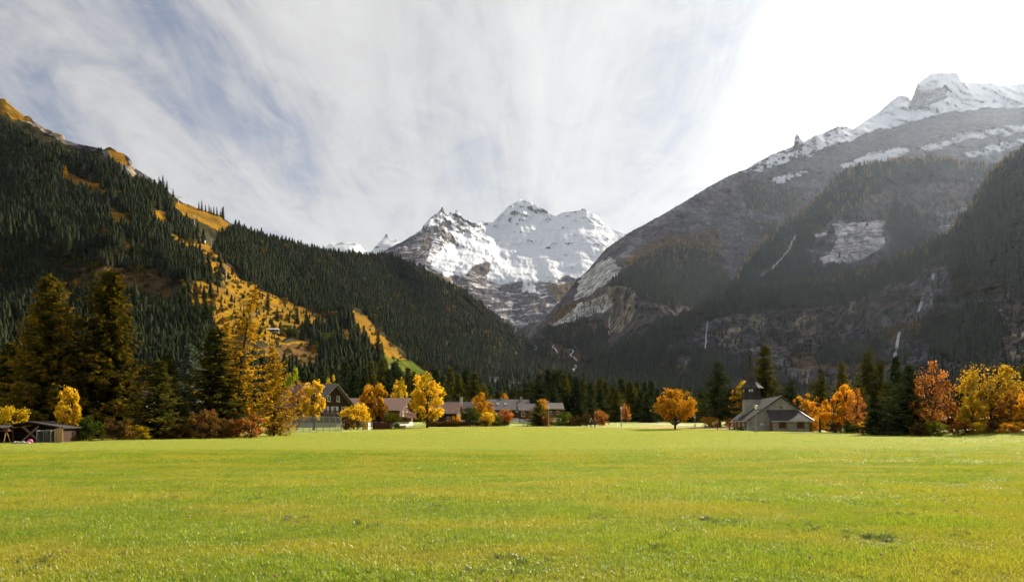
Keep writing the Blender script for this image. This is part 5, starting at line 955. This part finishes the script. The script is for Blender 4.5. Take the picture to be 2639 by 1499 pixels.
# ------------------------------------------------------------------ streams and waterfalls
WATER = simple('white_water', (0.55, 0.58, 0.62), 0.4, 0.12, 0.4, 0.5, 0, 0.0, (1, 1, 0.1))
def fall(name, label, sheet, pts, wpx, off=5.0, rough=0.5, kind='structure'):
    pts = np.array(pts, float); n = max(8, int(np.abs(np.diff(pts[:, 1])).sum() / 4)); t = np.linspace(0, len(pts) - 1, n)
    u = np.interp(t, range(len(pts)), pts[:, 0]) + rng.normal(size=n) * rough; v = np.interp(t, range(len(pts)), pts[:, 1])
    p, ok = sheet.sample(u, v); V = []; Q = []
    for i in range(n):
        w = 0.7 * wpx / F * p[i][1] * (0.8 + 0.4 * rng.random()) * np.interp(i, [0, 2, n - 3, n - 1], [0.5, 1, 1.1, 0.6]) / 2; q = p[i].copy(); q[1] -= off; q[2] += off * 0.3
        V += [q + [-w, 0.6, 0], q + [-w * 0.4, -0.8, 0], q + [w * 0.5, -0.8, 0], q + [w, 0.6, 0], q + [0, off + 2.5, -1]]
        if i: o = 5 * i; Q += [(o-5+k, o-5+(k+1) % 5, o+(k+1) % 5, o+k) for k in range(5)]
    me = np_mesh(name, V, Q, WATER, None, True); return tag(link(name, me), label, None, None, kind)
fall('waterfall', 'long narrow waterfall above the dark spruce tips on the cliff', CLIFF, [(2315,858),(2311,880),(2306,905),(2302,930)], 7)
fall('waterfall', 'upper fan shaped waterfall on the cliff ledge', CLIFF, [(2380,758),(2374,778),(2364,806)], 10)
fall('waterfall', 'thin white waterfall on the cliff above the orange maple', CLIFF, [(1823,826),(1819,860),(1817,900)], 3.5)
fall('waterfall', 'small slanting cascade at the cliff foot above the orange maple', CLIFF, [(1786,923),(1771,928),(1766,945),(1756,958),(1751,972)], 4, 5.0, 1.5)
fall('waterfall', 'faint thread of water high on the right cliff', CLIFF, [(2402,708),(2399,745),(2397,788)], 3)
fall('stream', 'white mountain stream tumbling down beside the wooded ridge', RIDGE, [(2048,606),(2036,640),(2018,661),(2000,682),(1976,702),(1956,717)], 5, 6.0, 1.5)
fall('waterfall', 'thread of water falling from the left end of the cliff band', RIGHT, [(1572,815),(1569,840),(1568,868)], 3)
for pl, lab in (([(1424,893),(1431,903),(1437,913)], 'upper glint of the white stream in the side valley'), ([(1468,903),(1481,909),(1466,916),(1478,925),(1488,934)], 'bright bends of the white stream in the side valley'), ([(1478,946),(1490,950),(1474,958),(1480,963)], 'lower foaming bend of the stream in the side valley')):
    fall('stream', lab, VALLEY, pl, 5, 14.0, 2.0)
# ------------------------------------------------------------------ lift pylons
for (u, vb, vt, lab) in ((546,643,616,'lift pylon on the meadow tip below the skyline row of spruces'), (585,731,686,'tallest looking lift pylon on the upper golden meadow'), (656,838,806,'lowest lift pylon over the middle of the golden slope'), (503,579,557,'lift pylon half hidden by forest near the ridge'), (462,525,507,'lift pylon on the skyline')):
    p = HILL.point(u, vb); h = (vb - vt) / F * p[1]; o = thing('lift_pylon', lab, 'pylon', (p[0], p[1] - 2, p[2] - 0.5), 0.9)
    MB().tube([(0, 0, -1), (0, 0, h)], [0.55, 0.34], 8).build('mast', METAL, o)
    MB().box((0, 0, h), (7.5, 0.5, 0.5)).build('crossarm', METAL, o)
    for s in (-1, 1): MB().box((s * 3.4, 0, h - 0.5), (0.4, 4.2, 0.5)).build('sheave_beam', METAL, o)
# ------------------------------------------------------------------ path
def ribbon(name, label, pts, w, m):
    V = []; Q = []; g = [on_ground(u, v) for u, v in pts]; g = np.array(g); t = np.linspace(0, len(g) - 1, 40); g = np.stack([np.interp(t, range(len(g)), g[:, k]) for k in range(3)], 1)
    for i in range(len(g)):
        d = g[min(i + 1, len(g) - 1)] - g[max(i - 1, 0)]; nn = np.array([-d[1], d[0]]) / (np.hypot(d[0], d[1]) + 1e-6)
        for k in (-1, 0, 1):
            x, y = g[i, 0] + nn[0] * k * w / 2, g[i, 1] + nn[1] * k * w / 2; V.append((x, y, float(gz(x, y)) + 0.05))
        if i: o = 3 * i; Q += [(o-3, o-2, o+1, o), (o-2, o-1, o+2, o+1)]
    tag(link(name, np_mesh(name, V, Q, m, None, True)), label, None, None, 'structure')
ribbon('path', 'pale gravel path passing behind the lone orange maple', [(1640,1090.5),(1700,1092),(1760,1095.5),(1830,1099.5),(1910,1103)], 2.6, simple('gravel', (0.50, 0.47, 0.42), 0.9, 0.2, 1.5))
# ------------------------------------------------------------------ street lamps
LAMPGLASS = simple('lamp_glass', (0.75, 0.74, 0.70), 0.3, 0.05, 4)
for (u, d, h, lab) in ((1948,98,3.7,'tall lamp post standing before the chapel'), (1601,143,4.0,'lamp post alone on the meadow right of the walking couple'), (1413.6,138,4.1,'lamp post before the brown wooden house'), (1341,205,3.7,'distant lamp post by the red house with arched windows'), (1279.5,175,2.8,'small lamp post by the hedge under the grey roof with skylights'), (1791,140,2.3,'short lamp post beside the gravel path')):
    o = thing('street_lamp', lab, 'street lamp', gl(u, d)); MB().tube([(0,0,-.2),(0,0,h*.5),(0,0,h-.55)], [0.075,0.06,0.05], 8).build('pole', METAL, o); MB().lathe([(0.13,0),(0.13,0.5)], 8, (0,0,0)).build('base', METAL, o)
    hd = MB().lathe([(0.08,0),(0.16,0.06),(0.21,0.40),(0.20,0.44)], 10, (0,0,h-.56)).build('lamp_head', LAMPGLASS, o); MB().lathe([(0.27,0),(0.25,0.06),(0.06,0.14)], 10, (0,0,h-.12)).build('cap', METAL, hd)
# ------------------------------------------------------------------ people
SKIN_M = simple('skin', (0.52, 0.33, 0.24), 0.6, 0.08, 5)
def skinmesh(name, pts, edges, rad, m, parent, root=0):
    me = bpy.data.meshes.new(name); me.from_pydata(pts, edges, []); me.materials.append(m); o = link(name, me, parent)
    sk = o.modifiers.new('skin', 'SKIN'); sk.use_smooth_shade = True
    for i, r in enumerate(rad): me.skin_vertices[0].data[i].radius = (r, r) if isinstance(r, float) else r
    me.skin_vertices[0].data[root].use_root = True
    sb = o.modifiers.new('smooth', 'SUBSURF'); sb.levels = 1; sb.render_levels = 1; return o
def person(label, loc, h, rz, jacket, trousers, hair, stride=0.12, pack=None):
    s = h / 1.74; o = thing('person', label, 'person', loc, rz, None, (s, s, s)); mk = lambda n, c: simple(n, c, 0.85, 0.2, 6)
    y = stride   # +y is forward
    B = [(0,0,.96),(0,0,1.14),(0,.01,1.36),(0,.02,1.50),(0,.03,1.60),(0,.04,1.72),(-.17,.0,1.42),(-.23,-y*.5,1.16),(-.24,y*.3,.92),(-.24,y*.45,.83),(.17,0,1.42),(.23,y*.5,1.16),(.24,y*1.1,.93),(.24,y*1.25,.84),
         (-.09,0,.92),(-.10,y*.9,.50),(-.10,y*.9,.09),(-.10,y*.9+.16,.04),(.09,0,.92),(.10,-y*.3,.50),(.10,-y*1.6,.11),(.10,-y*1.6+.15,.04)]
    E = [(0,1),(1,2),(2,3),(3,4),(4,5),(2,6),(6,7),(7,8),(8,9),(2,10),(10,11),(11,12),(12,13),(0,14),(14,15),(15,16),(16,17),(0,18),(18,19),(19,20),(20,21)]
    Rr = [.13,.12,.14,.055,.09,.07,.06,.045,.033,.035,.06,.045,.033,.035,.08,.058,.04,.035,.08,.058,.04,.035]
    skinmesh('body', B, E, Rr, SKIN_M, o)
    J = [0,1,2,3,6,7,8,10,11,12]; m = {a: i for i, a in enumerate(J)}
    skinmesh('jacket', [B[i] for i in J], [(m[a], m[b]) for a, b in E if a in m and b in m], [{0:.175,1:.165,2:.18,3:.07,6:.085,7:.065,8:.05,10:.085,11:.065,12:.05}[i] for i in J], mk('jacket_cloth', jacket), o)
    T = [0,14,15,16,18,19,20]; m = {a: i for i, a in enumerate(T)}
    skinmesh('trousers', [B[i] for i in T], [(m[a], m[b]) for a, b in E if a in m and b in m], [{0:.155,14:.10,15:.08,16:.065,18:.10,19:.08,20:.065}[i] for i in T], mk('trouser_cloth', trousers), o)
    MB().lathe([(.03,.16),(.105,.12),(.115,.02),(.10,-.06),(.04,-.09)], 10, (0,.01,1.65)).build('hair', mk('hair_tone', hair), o, smooth=True)
    for k in (16, 20): MB().box((B[k][0], B[k][1]+.06, .05), (.11,.30,.11), 0, 0.85).build('shoe', mk('shoe_leather', (.05,.04,.035)), o)
    if pack:
        p = thing('backpack', pack, 'backpack', loc, rz, None, (s, s, s))
        MB().box((0,-.24,1.22), (.32,.20,.50), 0, 0.8).build('bag', mk('pack_cloth', (.05,.05,.07)), p); MB().box((0,-.36,1.12), (.22,.07,.22)).build('pocket', mk('pocket_cloth', (.08,.07,.08)), p)
        for k in (-1, 1): MB().tube([(k*.11,-.16,1.40),(k*.12,.0,1.52),(k*.13,.17,1.36),(k*.13,.15,1.12)], .02, 5).build('strap', DARKMETAL, p)
person('walker in pale yellow jacket and dark trousers crossing the meadow', on_ground(1523.5, 1100.5), 1.72, 0.1, (.62,.55,.20), (.035,.04,.055), (.5,.42,.25), 0.14, 'dark backpack on the walker in the pale yellow jacket')
person('walker in dark purple jacket beside the one in yellow', on_ground(1533, 1100.8), 1.66, -0.1, (.13,.07,.10), (.05,.05,.06), (.32,.25,.20), -0.12)
person('person in magenta jacket standing under the chapel spruce', on_ground(1849, 1107.5), 1.45, 1.4, (.42,.03,.10), (.04,.04,.06), (.12,.08,.05), 0.05)
person('person in bright red clothes left of the chapel', on_ground(1880.5, 1107), 1.45, 2.2, (.50,.03,.05), (.30,.03,.05), (.10,.07,.05), 0.06)
person('person in brown pink coat nearest the chapel corner', on_ground(1892, 1107.5), 1.62, -2.0, (.30,.20,.17), (.16,.12,.11), (.15,.10,.07), 0.05)
# ------------------------------------------------------------------ wire fence
NET = mat('wire_net'); _t = NT(NET); _d = _t.n('ShaderNodeBsdfDiffuse'); _d.inputs[0].default_value = (0.10, 0.105, 0.095, 1); _tr = _t.n('ShaderNodeBsdfTransparent'); _mx = _t.n('ShaderNodeMixShader'); _mx.inputs[0].default_value = 0.38
_t.l(_tr.outputs[0], _mx.inputs[1]); _t.l(_d.outputs[0], _mx.inputs[2]); _t.l(_mx.outputs[0], _t.out.inputs['Surface'])
fa, fb = at(683, 84), at(880, 100); n = 12; fo = thing('wire_fence', 'high grey wire net fence with thin posts before the dark gabled chalet', 'fence', tuple(fa))
pp = [fa + (fb - fa) * k / (n - 1) - fa for k in range(n)]
for k in range(n):
    p = pp[k]; p[2] = float(gz(*(fa + p)[:2])) - fa[2]; MB().tube([(p[0],p[1],p[2]-.3),(p[0],p[1],p[2]+2.15)], 0.035, 6).build('post', METAL, fo)
    if k:
        q = pp[k-1]; MB().add([(q[0],q[1],q[2]+.03),(p[0],p[1],p[2]+.03),(p[0],p[1],p[2]+2.1),(q[0],q[1],q[2]+2.1)], ((0,1,2,3),)).build('net_panel', NET, fo)
        MB().tube([(q[0],q[1],q[2]+2.11),(p[0],p[1],p[2]+2.11)], 0.018, 4).build('top_rail', METAL, fo)
dv = (fb - fa) / np.linalg.norm(fb - fa)
for k, s in ((0, 1), (n - 1, -1)): p = pp[k]; MB().tube([(p[0],p[1],p[2]+1.7), (p[0]+dv[0]*s*1.1,p[1]+dv[1]*s*1.1,p[2]-.1)], 0.03, 6).build('brace', METAL, fo)
# ------------------------------------------------------------------ garden things
def leafbox(name, label, cat, a, b, th, h, leaf, nleaf, seed):
    r = np.random.default_rng(seed); a = np.array(a); b = np.array(b); t = r.random(nleaf)[:, None]; d = (b - a) / np.linalg.norm(b - a); sd = np.array([-d[1], d[0], 0])
    pos = (b - a) * t + sd * (r.uniform(-.5, .5, nleaf) * th)[:, None]; pos[:, 2] += r.random(nleaf) ** 0.7 * h * (1 + 0.12 * np.sin(t[:, 0] * 40))
    dr = nrm(r.normal(size=(nleaf, 3))); K = kites(pos, dr, nrm(np.cross(dr, r.normal(size=(nleaf, 3)))), np.full(nleaf, 0.2), np.full(nleaf, 0.13))
    o = thing(name, label, cat, tuple(a)); f = link('foliage', leaf_mesh('hedge_leaves', K, r.random(nleaf)), o); f.material_slots[0].link = 'OBJECT'; f.material_slots[0].material = LM[leaf]
    st = MB()
    for k in range(14): q = (b - a) * (k + .5) / 14; st.tube([(q[0], q[1], q[2] - .1), (q[0] + .05, q[1], q[2] + h * .8)], 0.03, 4)
    st.build('stem', BARK, o)
leafbox('hedge', 'low dark hedge bank in front of the village gardens', 'hedge', at(1105, 140), at(1312, 150), 0.9, 0.95, 'brown', 9000, 77)
leafbox('hedge', 'dark low hedge left of the brown wooden house', 'hedge', at(1375, 150), at(1500, 152), 0.9, 0.8, 'green', 5000, 78)
ws = thing('wood_stack', 'dark stacked firewood under a board before the long chalet', 'wood stack', gl(985, 122), R(-8)); mb = MB()
for i in range(13):
    for j in range(7): mb.tube([(-1.3 + i * .2 + (j % 2) * .1, -.35, .1 + j * .17), (-1.3 + i * .2 + (j % 2) * .1, .35, .1 + j * .17)], 0.09, 6)
mb.build('log', WOOD_BROWN, ws)['kind'] = 'stuff'; MB().box((0, 0, 1.4), (3.0, 0.95, 0.07)).build('cover_board', WOOD_DARK, ws)
for s in (-1, 1): MB().box((s * 1.5, 0, .7), (0.09, 0.8, 1.4)).build('side_post', WOOD_DARK, ws)
pl = thing('planter', 'orange wooden planter box at the right corner of the long chalet', 'planter', gl(1037, 124), R(-8))
for k in range(3): MB().box((0, -.3, .12 + k * .21), (1.1, .05, .19)).build('plank', WOOD_LIGHT, pl); MB().box((0, .3, .12 + k * .21), (1.1, .05, .19)).build('plank', WOOD_LIGHT, pl)
for s in (-1, 1): MB().box((s * .55, 0, .33), (.06, .64, .64)).build('end_board', WOOD_LIGHT, pl)
MB().box((0, 0, .52), (1.04, .55, .06)).build('soil', BARK, pl)
wb = thing('garden_shed', 'small white box shed with dark window beside the birch pair', 'shed', gl(944, 116), R(-10))
MB().box((0, 0, .62), (1.05, 0.9, 1.25)).build('wall', PLASTER, wb); MB().box((0, 0, 1.29), (1.25, 1.1, 0.08)).build('roof', ZINC, wb); window(wb, (.18, -.45, .8), .5, .45, (0, -1), DARKMETAL)
wp = thing('gate_post', 'white plastered gate post at the end of the wire fence', 'gate post', gl(891, 114)); MB().box((0, 0, .55), (.55, .45, 1.1)).build('shaft', PLASTER, wp); MB().box((0, 0, 1.14), (.68, .58, .08)).build('cap', STONE, wp)
bn = thing('bench', 'pale park bench by the spruces right of the walking couple', 'bench', gl(1563, 165), 0.2)
for k in range(3): MB().box((0, -.15 + k * .16, .45), (1.5, .12, .05)).build('seat_slat', WOOD_LIGHT, bn)
for k in range(2): MB().box((0, .24 + k * .02, .65 + k * .18), (1.5, .04, .12)).build('back_slat', WOOD_LIGHT, bn)
for s in (-1, 1): MB().box((s * .6, 0, .2), (.08, .45, .45)).build('leg', METAL, bn)
# --- corner of the garden at the far left
hb = on_ground(70, 1141); hut = thing('garden_hut', 'low dark garden hut with open front at the left picture edge', 'hut', tuple(hb), R(4)); L2, D2, e2, r2 = 4.6, 2.4, 1.02, 1.42
MB().add([(-L2/2,D2,0),(L2/2,D2,0),(L2/2,D2,e2),(0.3,D2,r2),(-L2/2,D2,e2)], ((0,1,2,3,4),)).add([(-L2/2,D2,0),(-L2/2,0,0),(-L2/2,0,e2),(-L2/2,D2,e2)], ((0,1,2,3),)).add([(L2/2,D2,0),(L2/2,0,0),(L2/2,0,e2),(L2/2,D2,e2)], ((3,2,1,0),)).build('wall', WOOD_DARK, hut)
v = [(-L2/2-.25,-.3,e2+.0),(0.3,-.3,r2+.02),(L2/2+.25,-.3,e2),(L2/2+.25,D2+.2,e2),(0.3,D2+.2,r2+.02),(-L2/2-.25,D2+.2,e2)]; v += [(a,b,c+.07) for a,b,c in v]
MB().add(v, [(0,1,4,5),(1,2,3,4),(6,11,10,7),(7,10,9,8),(0,6,7,1),(1,7,8,2),(3,9,10,4),(4,10,11,5),(0,5,11,6),(2,8,9,3)]).build('roof', ROOF_DARK, hut)
WEATHER = simple('weathered_board', (0.20, 0.12, 0.09), 0.9, 0.3, 4)
for s in (-1, 1): MB().tube([(.3 - s * .55, -.12 - .03 * s, .12), (.3 + s * .55, -.12 - .03 * s, 1.15)], 0.07, 5).build('cross_brace', WEATHER, hut)
for x in (-L2/2 + .08, -0.9, 1.3, L2/2 - .08): MB().box((x, -.05, .5), (.10, .10, 1.0)).build('post', WOOD_DARK, hut)
bf = on_ground(16, 1143); fd = thing('bird_feeder', 'wooden bird feeder house on splayed legs at the left picture edge', 'bird feeder', tuple(bf))
for a in (0.5, 2.6, 4.7): MB().tube([(.28 * math.cos(a), .28 * math.sin(a), -.05), (.02 * math.cos(a), .02 * math.sin(a), .85)], .025, 5).build('leg', WOOD_LIGHT, fd)
MB().box((0, 0, .86), (.50, .40, .04)).build('floor_board', WOOD_BROWN, fd); MB().box((0, .05, .98), (.34, .25, .22)).build('box', WOOD_BROWN, fd); MB().prism([(-.30, 1.08), (0, 1.26), (.30, 1.08), (0, 1.22)], -.33, .33).build('roof', ROOF_GREY, fd)
cg = thing('wire_cage', 'grey framed wire cage beside the garden hut', 'cage', tuple(on_ground(113, 1142)), 0.1)
for x in (-.45, .45):
    for y in (0, .8): MB().tube([(x, y, -.05), (x, y, .92 if x > 0 else .82)], .02, 5).build('post', METAL, cg)
for y in (0, .8): MB().tube([(-.45, y, .82), (.45, y, .92)], .02, 5).build('rail', METAL, cg); MB().add([(-.45, y, 0), (.45, y, 0), (.45, y, .9), (-.45, y, .8)], ((0, 1, 2, 3),)).build('net_panel', NET, cg)
for x in (-.45, .45): MB().tube([(x, 0, .87), (x, .8, .87)], .02, 5).build('rail', METAL, cg)
bd = thing('plank_screen', 'upright pale wooden planks right of the wire cage', 'plank screen', tuple(on_ground(151, 1141.5)), 0.15)
for k in range(4): MB().box((-.20 + k * .135, .01 * (k % 2), .48 + .02 * (k % 3)), (.125, .04, 1.0 + .04 * (k % 3))).build('plank', WOOD_LIGHT, bd)
tag(MB().lathe([(.02, 0), (.10, .03), (.17, .13), (.17, .2), (.10, .30), (.02, .33)], 14, tuple(on_ground(78, 1143.5))).build('ball', simple('pink_plastic', (.55, .10, .30), .4, .1, 3), smooth=True), 'pink ball on the grass before the garden hut', 'ball')
tb = on_ground(56, 1144.5); mb = MB()
for k in range(9): mb.lathe([(.10 + .06 * random.random(), 0), (.18, .08), (.06, .16 + .06 * random.random())], 7, (tb[0] + (k - 4) * .11, tb[1] + .08 * math.sin(k * 2), tb[2]))
tag(mb.build('stone_edging', STONE, smooth=True), 'row of pale stones on the grass left of the pink ball', 'stones')
# ------------------------------------------------------------------ grass
def grass_mat(name, greens, straw, gloss=0.10):
    m = mat(name); t = NT(m); oi = t.n('ShaderNodeObjectInfo'); r = oi.outputs['Random']
    def ln(sc, st=None):
        mp = t.n('ShaderNodeMapping'); t.l(oi.outputs['Location'], mp.inputs[0]); mp.inputs['Scale'].default_value = st or (1, 1, 0)
        n = t.n('ShaderNodeTexNoise'); t.l(mp.outputs[0], n.inputs[0]); n.inputs['Scale'].default_value = sc; n.inputs['Detail'].default_value = 4; return n.outputs['Fac']
    p1 = ln(0.09, (0.30, 1, 0)); p2 = ln(0.45, (0.6, 1, 0))
    c = t.mix(t.ss(t.math('ADD', t.math('MULTIPLY', p1, 0.6), t.math('MULTIPLY', r, 0.4)), 0.36, 0.62), greens[0], greens[1])
    c = t.mix(t.math('MULTIPLY', t.ss(p2, 0.45, 0.60), 0.8), c, greens[2])
    sy = t.n('ShaderNodeSeparateXYZ'); t.l(oi.outputs['Location'], sy.inputs[0])
    if gloss < 0.05: c = t.mix(t.ss(t.math('ADD', sy.outputs[1], t.math('MULTIPLY', p1, 14)), 38, 50, 0.0, 0.7), c, (0.46, 0.51, 0.115))     # paler far sward, backlit dew sheen painted into its colour
    a = t.attr('tint'); c = t.mix(t.ss(t.math('ADD', a, t.math('MULTIPLY', p2, 0.45)), 0.98, 1.28), c, straw)
    t.leafy(c, 0.55, t.mix(0.25, c, greens[1]), 0.38, gloss); return m
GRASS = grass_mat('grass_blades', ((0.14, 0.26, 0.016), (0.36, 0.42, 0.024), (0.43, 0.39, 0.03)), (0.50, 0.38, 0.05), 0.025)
WEED = grass_mat('weed_blades', ((0.075, 0.13, 0.016), (0.12, 0.17, 0.02), (0.10, 0.13, 0.018)), (0.10, 0.10, 0.03), 0.08)
def tuft(name, seed, blades, rad, hmin, hmax, wid, m, lean=0.5):
    r = np.random.default_rng(seed); V = []; Q = []; T = []
    for b in range(blades):
        a = r.random() * 6.28; q = rad * math.sqrt(r.random()); x, y = q * math.cos(a), q * math.sin(a); h = r.uniform(hmin, hmax); f = r.random() * 6.28; ln = lean * r.random() * h; w = wid * (0.6 + 0.8 * r.random())
        dx, dy = math.cos(f), math.sin(f); sx, sy = -dy * w / 2, dx * w / 2; o = len(V); t = r.random()
        for k, (g, zz_, ww) in enumerate(((0, 0, 1.0), (0.35, 0.6, 0.85), (1.0, 1.0 - 0.35 * lean * r.random(), 0.15))):
            V += [(x + dx * ln * g - sx * ww, y + dy * ln * g - sy * ww, h * zz_), (x + dx * ln * g + sx * ww, y + dy * ln * g + sy * ww, h * zz_)]; T += [t, t]
        Q += [(o, o+1, o+3, o+2), (o+2, o+3, o+5, o+4)]
    return proto(name, np_mesh(name, V, Q, m, {'tint': T}))
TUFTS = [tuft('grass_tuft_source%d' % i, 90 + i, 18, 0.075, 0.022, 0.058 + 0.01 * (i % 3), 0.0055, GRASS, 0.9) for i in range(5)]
def grass():
    P_ = []; S_ = []
    for y0, y1, dens, sx, sz in ((5.5, 13, 620, 1.0, 1.0), (13, 26, 230, 1.35, 1.05), (26, 50, 72, 2.1, 1.15), (50, 85, 22, 3.2, 1.3), (85, 150, 5.5, 5.0, 1.5)):
        n = int(dens * 0.74 * (y1 ** 2 - y0 ** 2)); y = np.sqrt(rng.uniform(y0 ** 2, y1 ** 2, n)); x = rng.uniform(-0.74, 0.74, n) * y + 0
        if y0 >= 26: k = (x / y * F + CX > 150 + np.clip(60 - y, 0, 60) * 3) | (y < 50); x, y = x[k], y[k]
        u = CX + x / y * F
        lim = np.interp(u, [-200, 0, 640, 700, 880, 1000, 1300, 1900, 2000, 2120, 2300, 2639], [47, 48, 68, 82, 98, 118, 140, 118, 102, 90, 78, 68])
        k = y < lim * (0.97 + 0.06 * rng.random(len(y))); x, y = x[k], y[k]; z = gz(x, y)
        v = 0.7 + 0.6 * rng.random(len(x)); patch = 1 + 0.95 * fbm(np.stack([x / 1.7, y / 1.7, x * 0], -1), 3)
        P_.append(np.stack([x, y, z - 0.004], 1)); S_.append(np.stack([sx * v, sx * v, sz * (0.75 + 0.5 * rng.random(len(x))) * patch], 1))
    p = np.concatenate(P_); s = np.concatenate(S_); rot = np.zeros((len(p), 3)); rot[:, 2] = rng.random(len(p)) * 6.28; print('grass', len(p))
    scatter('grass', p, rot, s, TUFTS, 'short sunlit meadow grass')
    w = [on_ground(u, v) for u, v in ((1690,1408),(1705,1400),(2255,1392),(2240,1398),(2270,1400),(2315,1338),(2330,1342),(1842,1352),(1860,1350),(90,1470),(60,1480),(1340,1455),(1300,1475),(2130,1460),(760,1350),(640,1290),(420,1295),(1120,1310),(2110,1385),(1560,1260),(960,1360),(1380,1480),(1930,1300),(2450,1380))]
    w = [q + np.array([rng.normal() * .16, rng.normal() * .22, 0]) for q in w for _ in range(6)]
    for _ in range(260):
        y = math.sqrt(rng.uniform(36, 900)); x = rng.uniform(-.73, .73) * y; w.append(np.array([x, y, float(gz(x, y))]))
    w = np.array(w); n = len(w); rot = np.zeros((n, 3)); rot[:, 2] = rng.random(n) * 6.28; sc = 0.7 + 0.6 * rng.random(n); sc[:144] *= 0.85; sc[144:] *= 0.6
    scatter('weeds', w, rot, np.stack([sc, sc, sc], 1), [tuft('weed_source%d' % i, 120 + i, 24, 0.07, 0.04, 0.105, 0.010, WEED, 1.0) for i in range(3)], 'dark broad bladed weeds scattered in the meadow grass')
    PINK = simple('clover_petals', (.50, .10, .26), .7, .2, 30); STEM = simple('flower_stem', (.10, .16, .03), .7, .2, 10)
    mb = MB().lathe([(.004, 0), (.012, .004), (.014, .013), (.009, .022), (.003, .026)], 7, (0, 0, .085)).mesh('clover_head', PINK)
    st = MB().tube([(0, 0, 0), (.006, 0, .09)], .0015, 4); mb.materials.append(STEM)
    o0 = proto('clover_source', mb); q = []
    for _ in range(70): y = math.sqrt(rng.uniform(38, 400)); x = rng.uniform(-.73, .73) * y; q.append((x, y, float(gz(x, y))))
    q = np.array(q); n = len(q); scatter('clover_flowers', q, np.zeros((n, 3)), np.full((n, 3), 1.0), [o0], 'tiny pink clover heads in the grass')
grass()
def fallen():
    r = np.random.default_rng(5); q = []
    for cx_, cy_, sd_, n_ in ((26.3, 115, 3.2, 700), (46, 78, 7, 900), (-22, 60, 6, 500), (-4, 118, 10, 500)):
        x = cx_ + r.normal(size=n_) * sd_; y = cy_ + r.normal(size=n_) * sd_ * 0.9; k = y > 6.5; q.append(np.stack([x[k], y[k], gz(x[k], y[k]) + 0.04], 1))
    q = np.concatenate(q); n = len(q); d = nrm(np.stack([r.normal(size=n), r.normal(size=n), r.normal(size=n) * 0.25], 1)); K = kites(q, d, nrm(np.cross(d, r.normal(size=(n, 3)) * 0.3 + [0, 0, 1])), np.full(n, 0.10), np.full(n, 0.07))
    me = leaf_mesh('fallen_leaves', K, r.random(n)); o = link('fallen_leaves', me); o.material_slots[0].link = 'OBJECT'; o.material_slots[0].material = LM['amber']; tag(o, 'fallen orange leaves lying on the grass under the trees', None, None, 'stuff')
fallen()
# ------------------------------------------------------------------ air
HZM = mat('haze'); _t = NT(HZM); _v = _t.n('ShaderNodeVolumePrincipled'); _v.inputs['Color'].default_value = (0.66, 0.78, 1.0, 1); _v.inputs['Density'].default_value = 1.4e-5; _v.inputs['Anisotropy'].default_value = 0.66
for _k in ('Density Attribute', 'Color Attribute', 'Temperature Attribute'): _v.inputs[_k].default_value = ''
_t.l(_v.outputs[0], _t.out.inputs['Volume'])
try: HZM.cycles.homogeneous_volume = True
except Exception: pass
hzb = MB().box((0, 5200, 1600), (24000, 15600, 3400)).build('haze', HZM); tag(hzb, 'thin pale haze filling the valley air', None, None, 'stuff')
